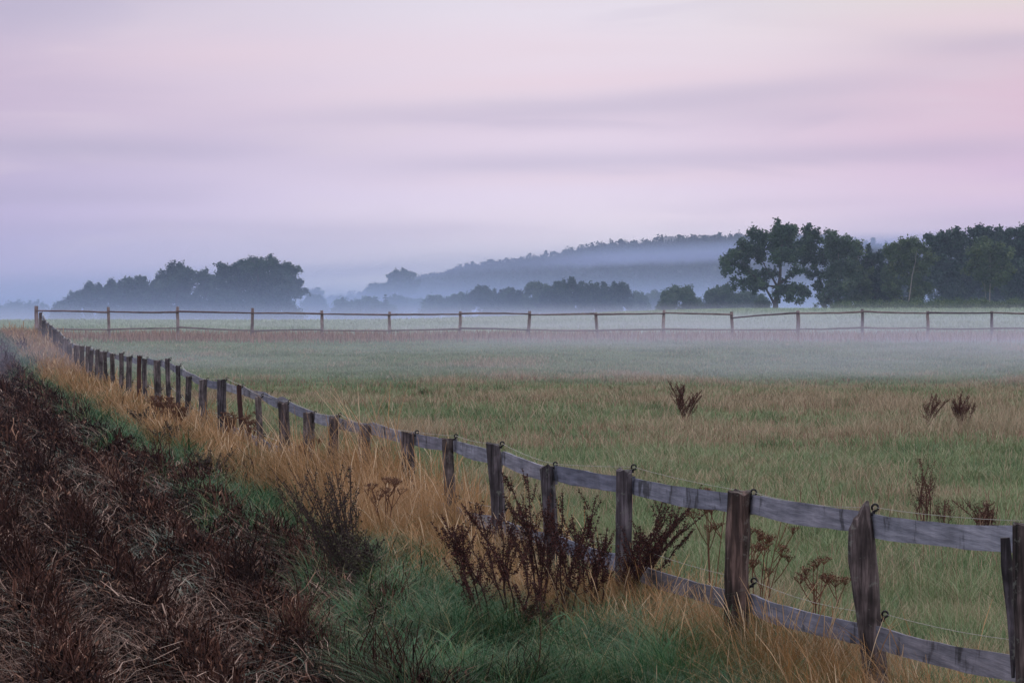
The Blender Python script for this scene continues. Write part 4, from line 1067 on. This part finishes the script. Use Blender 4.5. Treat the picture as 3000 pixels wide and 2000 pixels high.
tag(o, "hazy blue wood covering the long hill on the horizon", "wood", kind="stuff")
# block-like building on the crest
bp_ = np.array(P(1962, 716, YH - 8)); be = empty("hilltop_building", bp_); tag(be, "pale flat-roofed block building on the crest of the wooded hill", "building")
mb = MB()
def boxv(x0, x1, y0, y1, z0, z1): return [(x0, y0, z0), (x1, y0, z0), (x1, y1, z0), (x0, y1, z0), (x0, y0, z1), (x1, y0, z1), (x1, y1, z1), (x0, y1, z1)]
BF = [(0, 3, 2, 1), (4, 5, 6, 7), (0, 1, 5, 4), (1, 2, 6, 5), (2, 3, 7, 6), (3, 0, 4, 7)]
mb.add(boxv(-3.2, 3.1, -3, 5, -4, 3.4), BF); link("wall", mb.mesh("wall"), be, M['stone'])
mb = MB(); mb.add(boxv(-3.4, 3.3, -3.2, 5.2, 3.4, 3.7), BF); mb.add(boxv(-0.6, 2.0, -1, 2.5, 3.7, 4.3), BF); link("roof", mb.mesh("roof"), be, M['stone'])
for k in range(4):
    mb = MB(); mb.add(boxv(-2.6 + k * 1.5, -1.9 + k * 1.5, -3.06, -2.98, 1.2, 2.4), BF); link("window", mb.mesh("window"), be, M['glass'])

# ------------------------------------------------------------------ weeds standing as individuals
def seeds_along(mb, pts, r0, n, size, tint_hi=1.0):
    pts = np.array(pts); seg = R.random(n) * (len(pts) - 1); i = seg.astype(int); f = (seg - i)[:, None]
    p = pts[i] * (1 - f) + pts[np.minimum(i + 1, len(pts) - 1)] * f
    p = p + R.normal(0, 1, (n, 3)) * r0
    a = R.normal(0, 1, (n, 3)); a /= np.linalg.norm(a, axis=1)[:, None]
    b = np.cross(a, R.normal(0, 1, (n, 3))); b /= np.linalg.norm(b, axis=1)[:, None]
    s = size * R.uniform(0.6, 1.4, (n, 1))
    mb.quads(np.stack([p - a * s, p - b * s * 0.8, p + a * s, p + b * s * 0.8], 1), R.random(n) * tint_hi)

def whorls(mb, pts, r0, step, per, size):
    """ragged seed clusters sitting at intervals along a stem"""
    pts = np.array(pts); d = np.concatenate(([0], np.cumsum(np.linalg.norm(np.diff(pts, axis=0), axis=1))))
    m_ = max(2, int(d[-1] / step)); q = np.linspace(0.02, 1, m_) * d[-1] + R.normal(0, step * 0.25, m_)
    c = np.stack([np.interp(q, d, pts[:, k]) for k in range(3)], -1)
    c = np.repeat(c, per, 0); n = len(c)
    keep = R.random(n) < 0.8; c = c[keep]; n = len(c)
    tp = np.repeat(1 - 0.55 * np.linspace(0, 1, m_), per)[keep][:, None]
    p = c + R.normal(0, 1, (n, 3)) * r0 * tp * np.array([1, 1, 0.6])
    a = R.normal(0, 1, (n, 3)); a /= np.linalg.norm(a, axis=1)[:, None]
    b = np.cross(a, R.normal(0, 1, (n, 3))); b /= np.linalg.norm(b, axis=1)[:, None]
    s_ = size * R.uniform(0.5, 1.3, (n, 1)) * (0.5 + 0.5 * tp)
    mb.quads(np.stack([p - a * s_, p - b * s_ * 0.7, p + a * s_, p + b * s_ * 0.7], 1), R.random(n))

def dock(label, px, Y, h, stems, spread, group, lean=0.0, scale=1.0):
    x = (px - 1500) / F * Y; z = float(H(x, Y)) - 0.02
    e = empty("dock_plant", (x, Y, z)); tag(e, label, "dock plant", group)
    ms, mh = MB(), MB()
    px1 = max(1.0, Y / 26.0)
    for s in range(stems):
        a = 2 * math.pi * s / stems + R.uniform(-0.6, 0.6); sp = spread * R.uniform(0.15, 1.0); hh = h * R.uniform(0.62, 1.0)
        kx, ky = R.normal(0, 0.035, 2)
        pts = []
        for k in range(9):
            t = k / 8
            pts.append(np.array([(math.cos(a) * sp + lean) * hh * t ** 1.4 + kx * math.sin(t * 4), math.sin(a) * sp * hh * t ** 1.4 + ky * math.sin(t * 4), hh * t * (1 - 0.08 * t)]) + R.normal(0, 0.004, 3))
        ms.tube(pts, [0.0075 * px1 * (1 - 0.7 * k / 8) for k in range(9)], 5, tint=0.35)
        whorls(mh, pts[4:], 0.012 * scale * px1 ** 0.4, 0.018, 16 if Y < 22 else 8, 0.0075 * px1 ** 0.7)
        nb = int(R.integers(7, 11))
        for b in range(nb):
            t = R.uniform(0.30, 0.93); i = int(t * 8); f = t * 8 - i; s0 = pts[i] * (1 - f) + pts[i + 1] * f
            ba = a + R.uniform(-2.2, 2.2); L = hh * R.uniform(0.10, 0.26) * (1.35 - t) * 1.3; op = R.uniform(0.35, 0.9)
            q = [s0 + np.array([math.cos(ba) * L * op * u ** 0.75, math.sin(ba) * L * op * u ** 0.75, L * u ** 1.35]) + (R.normal(0, 0.003, 3) if u > 0 else 0) for u in (0, 0.2, 0.4, 0.6, 0.8, 1.0)]
            ms.tube(q, [0.0024 * px1 * (1 - 0.1 * j) for j in range(6)], 4, tint=0.35)
            whorls(mh, q[1:], 0.0105 * scale * px1 ** 0.4, 0.015, 15 if Y < 22 else 6, 0.0066 * px1 ** 0.7)
    dm = M['dock'] if Y < 22 else M['dock_far']
    link("stalk", ms.mesh("stalk"), e, dm); link("seed_head", mh.mesh("seed_head"), e, dm)
    return e
GD = "dark dock plants by the board fence"
dock("leftmost dark dock plant leaning left in front of the fence", 1425, 17.3, 0.90, 5, 0.22, GD, -0.30)
dock("second from the left of the dark dock plants by the fence", 1500, 17.8, 0.94, 5, 0.35, GD, -0.1)
dock("tallest dark dock plant, third from the left by the fence", 1580, 18.5, 1.10, 6, 0.30, GD, -0.05)
dock("fourth dock plant from the left in the dark clump by the fence", 1655, 18.2, 1.02, 6, 0.38, GD, 0.1)
dock("fifth dock plant from the left, just left of a square post", 1740, 18.4, 1.02, 6, 0.35, GD, 0.0)
dock("dock plant arching far right in front of a square post", 1815, 18.8, 1.00, 8, 0.32, GD, 0.45)
dock("rightmost dock plant of the dark clump, leaning toward the thick brown post", 1845, 19.2, 0.94, 6, 0.26, GD, 0.50)
dock("low dock plant in the grass below the dark clump", 1560, 16.9, 0.55, 4, 0.30, GD, 0.0)
GP = "dock plants out in the pasture"
dock("dark dock plant standing alone in the middle of the pasture", 2005, 50.5, 0.92, 8, 0.60, GP, 0.05, 0.9)
dock("thin leaning dock plant left of the pair in the pasture", 2722, 49, 0.85, 5, 0.30, GP, 0.28, 0.9)
dock("wide many-stemmed dock plant at the right of the pasture", 2815, 48, 0.78, 11, 0.5, GP, 0.0, 1.0)
dock("tall red-brown dock plant just above the top plank near the right edge", 2715, 26.5, 0.78, 6, 0.16, GP, 0.0, 1.3)
dock("short dock tuft beside the tall red-brown one above the plank", 2760, 26.2, 0.46, 4, 0.25, GP, 0.1, 1.1)
dock("low bushy dock plant near the rightmost post above the plank", 2882, 25.5, 0.46, 12, 0.6, GP, 0.0, 1.1)

def umbel(label, px, Y, h, stems, spread, group, lean=0.0, fine=1.0):
    x = (px - 1500) / F * Y; z = float(H(x, Y)) - 0.02
    e = empty("umbel_plant", (x, Y, z)); tag(e, label, "dry plant", group)
    ms, mh = MB(), MB(); w = max(1.0, Y / 24.0)
    for s in range(stems):
        a = 2 * math.pi * s / stems + R.uniform(-0.5, 0.5); sp = spread * R.uniform(0.2, 1.0); hh = h * R.uniform(0.7, 1.0)
        pts = [np.array([(math.cos(a) * sp + lean) * hh * (k / 5) ** 1.2, math.sin(a) * sp * hh * (k / 5) ** 1.2, hh * k / 5]) for k in range(6)]
        ms.tube(pts, [0.0048 * w * fine * (1 - 0.5 * k / 5) for k in range(6)], 5, tint=0.55)
        tops = [pts[-1]]
        for b in range(2):
            t = R.uniform(0.55, 0.8); s0 = pts[0] + (pts[-1] - pts[0]) * t; ba = R.uniform(0, 6.28); L = hh * 0.25
            q = s0 + np.array([math.cos(ba) * L * 0.6, math.sin(ba) * L * 0.6, L * 0.8]); ms.tube([s0, (s0 + q) / 2 + np.array([0, 0, -0.01]), q], 0.0028 * w * fine, 4, tint=0.5); tops.append(q)
        for tp in tops:
            R_ = R.uniform(0.03, 0.06) * fine
            for j in range(13):
                a2 = R.uniform(0, 6.28); rr = R_ * math.sqrt(R.random())
                q = tp + np.array([math.cos(a2) * rr, math.sin(a2) * rr, 0.035 * fine + R.uniform(-0.005, 0.008)])
                ms.tube([tp, q], 0.0014 * w, 3, tint=0.5)
                seeds_along(mh, [q, q + np.array([0, 0, 0.004])], 0.006, 9, 0.0042 * w ** 0.7)
    link("stalk", ms.mesh("stalk"), e, M['umbel']); link("seed_head", mh.mesh("seed_head"), e, M['umbel'])
    return e
GU = "dry umbel plants"
umbel("dry umbel plant with a fan of brown stems right of the thick dark post", 2215, 17.4, 0.86, 7, 0.30, GU, 0.05)
umbel("umbel plant with red stems left of the thick dark post", 2085, 18.3, 0.98, 3, 0.12, GU, 0.0)
umbel("thin umbel plant behind the lower plank beside the gnarled post", 2385, 16.6, 0.62, 4, 0.35, GU, 0.1)
umbel("dark dry umbels in the orange grass near the square posts in the middle", 1070, 30.5, 0.62, 5, 0.5, GU, 0.0, 1.3)
umbel("flat-topped brown umbels left of the low rail's visible end", 1130, 24.5, 0.66, 5, 0.45, GU, 0.0, 1.2)
umbel("dark umbel plant at the bend of the verge, left of the posts", 470, 47.0, 0.60, 7, 0.5, GU, 0.0, 1.8)
umbel("dark umbel plant just right of the one at the bend of the verge", 520, 45.0, 0.52, 6, 0.5, GU, 0.0, 1.8)
umbel("small umbel plant beside the thin round reddish post", 735, 40.0, 0.62, 4, 0.35, GU, 0.0, 1.5)
umbel("umbel plant left of the thin round reddish post", 672, 41.0, 0.58, 4, 0.35, GU, 0.0, 1.5)
umbel("umbel plant in the dry grass before the lower plank", 900, 34.0, 0.48, 4, 0.4, GU, 0.0, 1.4)

def bushy(label, px, Y, h, w, stems, group, lean=0.0):
    """feathery dark mugwort: many thin upright stems with fine leaves"""
    x = (px - 1500) / F * Y; z = float(H(x, Y)) - 0.02
    e = empty("mugwort_plant", (x, Y, z)); tag(e, label, "weed plant", group)
    ms, mh = MB(), MB()
    for s in range(stems):
        a = R.uniform(0, 6.28); sp = R.uniform(0, 1) ** 0.6 * w / h; hh = h * R.uniform(0.6, 1.0)
        pts = [np.array([(math.cos(a) * sp + lean) * hh * (k / 6) ** 1.1, math.sin(a) * sp * hh * (k / 6) ** 1.1, hh * k / 6]) + R.normal(0, 0.004, 3) for k in range(7)]
        ms.tube(pts, [0.0042 * (1 - 0.6 * k / 6) * max(1, Y / 26) for k in range(7)], 4)
        seeds_along(mh, pts[1:], 0.016, 46, 0.0065 * max(1, Y / 30))
        for b in range(5):
            t = R.uniform(0.3, 0.9); i = int(t * 6); s0 = pts[i]; ba = R.uniform(0, 6.28); L = hh * 0.16
            q = s0 + np.array([math.cos(ba) * L * 0.5, math.sin(ba) * L * 0.5, L]); ms.tube([s0, q], 0.0022, 3)
            seeds_along(mh, [s0, q], 0.009, 20, 0.007 * max(1, Y / 30))
    link("stalk", ms.mesh("stalk"), e, M['mugwort']); link("foliage", mh.mesh("foliage"), e, M['mugwort'])
GM = "dark feathery weeds on the verge"
bushy("large dark feathery weed standing before the middle posts", 1040, 20.6, 0.95, 0.42, 38, GM, -0.38)
bushy("darker leafy weed on the right side of the large feathery one", 1065, 20.0, 0.50, 0.26, 26, GM, -0.05)
bushy("dark weed at the field edge below the bend of the verge", 500, 41.0, 0.42, 0.45, 22, GM)
bushy("dark weed clump between the verge and the leftmost near posts", 430, 46.0, 0.48, 0.5, 20, GM)
bushy("low dark weed in front of the bleached stalks on the left", 620, 34.0, 0.38, 0.35, 16, GM)

# two scraps of white litter in the grass verge
for i, (px, py, lab) in enumerate(((323, 1198, "small white scrap lying in the green verge"), (362, 1191, "second tiny white scrap in the dry grass to the right"))):
    Y = 54.0 - i; p = np.array(P(px, py, Y)); mb = MB()
    g = [(0.00, 0, 0), (0.05, 0.01, 0.01), (0.06, 0.02, 0.05), (0.01, 0.0, 0.06), (-0.03, 0.02, 0.03), (0.02, 0.05, 0.03)]
    mb.add([np.array(q) * (1 if i == 0 else 0.7) for q in g], [(0, 1, 5), (1, 2, 5), (2, 3, 5), (3, 4, 5), (4, 0, 5), (0, 1, 2, 3), (0, 3, 4)])
    o = link("litter", mb.mesh("litter"), None, M['litter'], p); tag(o, lab, "litter")

# ------------------------------------------------------------------ mist and haze
def vol_box(name, x0, x1, y0, y1, z0, z1, mat, label=None):
    mb = MB(); mb.add(boxv(x0, x1, y0, y1, z0, z1), BF)
    o = link(name, mb.mesh(name), None, mat); tag(o, label, kind="stuff")
    if label: o["category"] = "mist"
    return o

def vol_mat(name, color, dens, build=None, aniso=0.0):
    m = bpy.data.materials.new(name); m.use_nodes = True; nt = m.node_tree; nt.nodes.clear()
    out = nt.nodes.new("ShaderNodeOutputMaterial"); pv = nt.nodes.new("ShaderNodeVolumePrincipled")
    pv.inputs['Color'].default_value = color + (1,); pv.inputs['Density'].default_value = dens; pv.inputs['Anisotropy'].default_value = aniso
    nt.links.new(pv.outputs[0], out.inputs['Volume'])
    if build: nt.links.new(build(nt), pv.inputs['Density'])
    return m

def vm(nt, op, a, b=None):
    n = nt.nodes.new("ShaderNodeMath"); n.operation = op
    for i, v in enumerate((a, b)):
        if v is None: continue
        if isinstance(v, (int, float)): n.inputs[i].default_value = v
        else: nt.links.new(v, n.inputs[i])
    return n.outputs[0]
def vmr(nt, v, a, b, lo=0.0, hi=1.0):
    n = nt.nodes.new("ShaderNodeMapRange"); nt.links.new(v, n.inputs[0]); n.interpolation_type = 'SMOOTHSTEP'
    n.inputs[1].default_value = a; n.inputs[2].default_value = b; n.inputs[3].default_value = lo; n.inputs[4].default_value = hi
    return n.outputs[0]

def pasture_mist(nt):
    pos = geo_pos(nt); sp = nt.nodes.new("ShaderNodeSeparateXYZ"); nt.links.new(pos, sp.inputs[0])
    zf = vmr(nt, vm(nt, 'SUBTRACT', sp.outputs[2], vmr(nt, sp.outputs[1], 103, 122, 0.0, 0.55)), 0.0, 1.95, 1, 0)
    yf = vmr(nt, sp.outputs[1], 64, 104)
    xf = vmr(nt, sp.outputs[0], -15, 12, 0.42, 1.1)
    yf = vm(nt, 'MULTIPLY', yf, vmr(nt, sp.outputs[1], 100, 116, 1.0, 0.12))
    nz = noise(nt, pos, 0.085, 3, 0.55, (0.45, 1, 5))
    nf = vmr(nt, nz, 0.34, 0.66, 0.20, 1.80)
    return vm(nt, 'MULTIPLY', vm(nt, 'MULTIPLY', vm(nt, 'MULTIPLY', zf, yf), vm(nt, 'MULTIPLY', xf, nf)), 0.125)
def valley_mist(nt):
    pos = geo_pos(nt); sp = nt.nodes.new("ShaderNodeSeparateXYZ"); nt.links.new(pos, sp.inputs[0])
    z = sp.outputs[2]
    zf = vm(nt, 'POWER', 2.718, vm(nt, 'MULTIPLY', vm(nt, 'ADD', z, 1.0), -0.30))
    left = vmr(nt, sp.outputs[0], -20, 12, 1.15, 0.07)
    far = vmr(nt, sp.outputs[1], 404, 430, 0.0, 1.9)
    side = vm(nt, 'MAXIMUM', left, far)
    yf = vmr(nt, sp.outputs[1], 212, 330)
    d1 = vm(nt, 'MULTIPLY', vm(nt, 'MULTIPLY', zf, side), vm(nt, 'MULTIPLY', yf, 0.0078))
    return d1
def hill_mist(nt):
    pos = geo_pos(nt); sp = nt.nodes.new("ShaderNodeSeparateXYZ"); nt.links.new(pos, sp.inputs[0])
    z = sp.outputs[2]
    # two drifting sheets: one high below the crest, one in the valley
    nz = noise(nt, pos, 0.01, 2, 0.5, (1, 1, 0.3))
    zz = vm(nt, 'SUBTRACT', z, vm(nt, 'ADD', vm(nt, 'MULTIPLY', sp.outputs[0], 0.045), vm(nt, 'MULTIPLY', vm(nt, 'SUBTRACT', nz, 0.5), 9)))
    up = vm(nt, 'MULTIPLY', vmr(nt, zz, 17.0, 20.5), vmr(nt, zz, 20.5, 25.5, 1, 0))
    upx = vmr(nt, sp.outputs[0], 0, 50, 0.25, 1)
    low = vmr(nt, zz, -2, 13, 1.0, 0.0)
    s = vm(nt, 'ADD', vm(nt, 'MULTIPLY', vm(nt, 'MULTIPLY', up, upx), 0.0062), vm(nt, 'MULTIPLY', low, 0.0026))
    s = vm(nt, 'ADD', s, 0.0005)
    return s
m1 = vol_mat("pasture_mist", (0.72, 0.74, 0.98), 0.0, pasture_mist)
m2 = vol_mat("valley_mist", (0.42, 0.53, 0.88), 0.0, valley_mist)
m3 = vol_mat("hill_mist", (0.38, 0.46, 0.78), 0.0, hill_mist)
vol_box("pasture_mist", -60, 70, 56, 205, -0.3, 2.9, m1, "low whitish mist lying in the hollow before the far rail fence")
vol_box("valley_mist", -260, 260, 212, 1000, -4, 14, m2, "blue mist around the feet of the distant trees")
vol_box("hill_mist", -330, 420, 1010, 1420, -5, 34, m3, "drifting bands of mist in front of the wooded hill")
hz = vol_mat("haze", (0.58, 0.69, 0.98), 0.00021)
vol_box("haze", -1720, 1720, -30, 2200, -6, 50, hz)
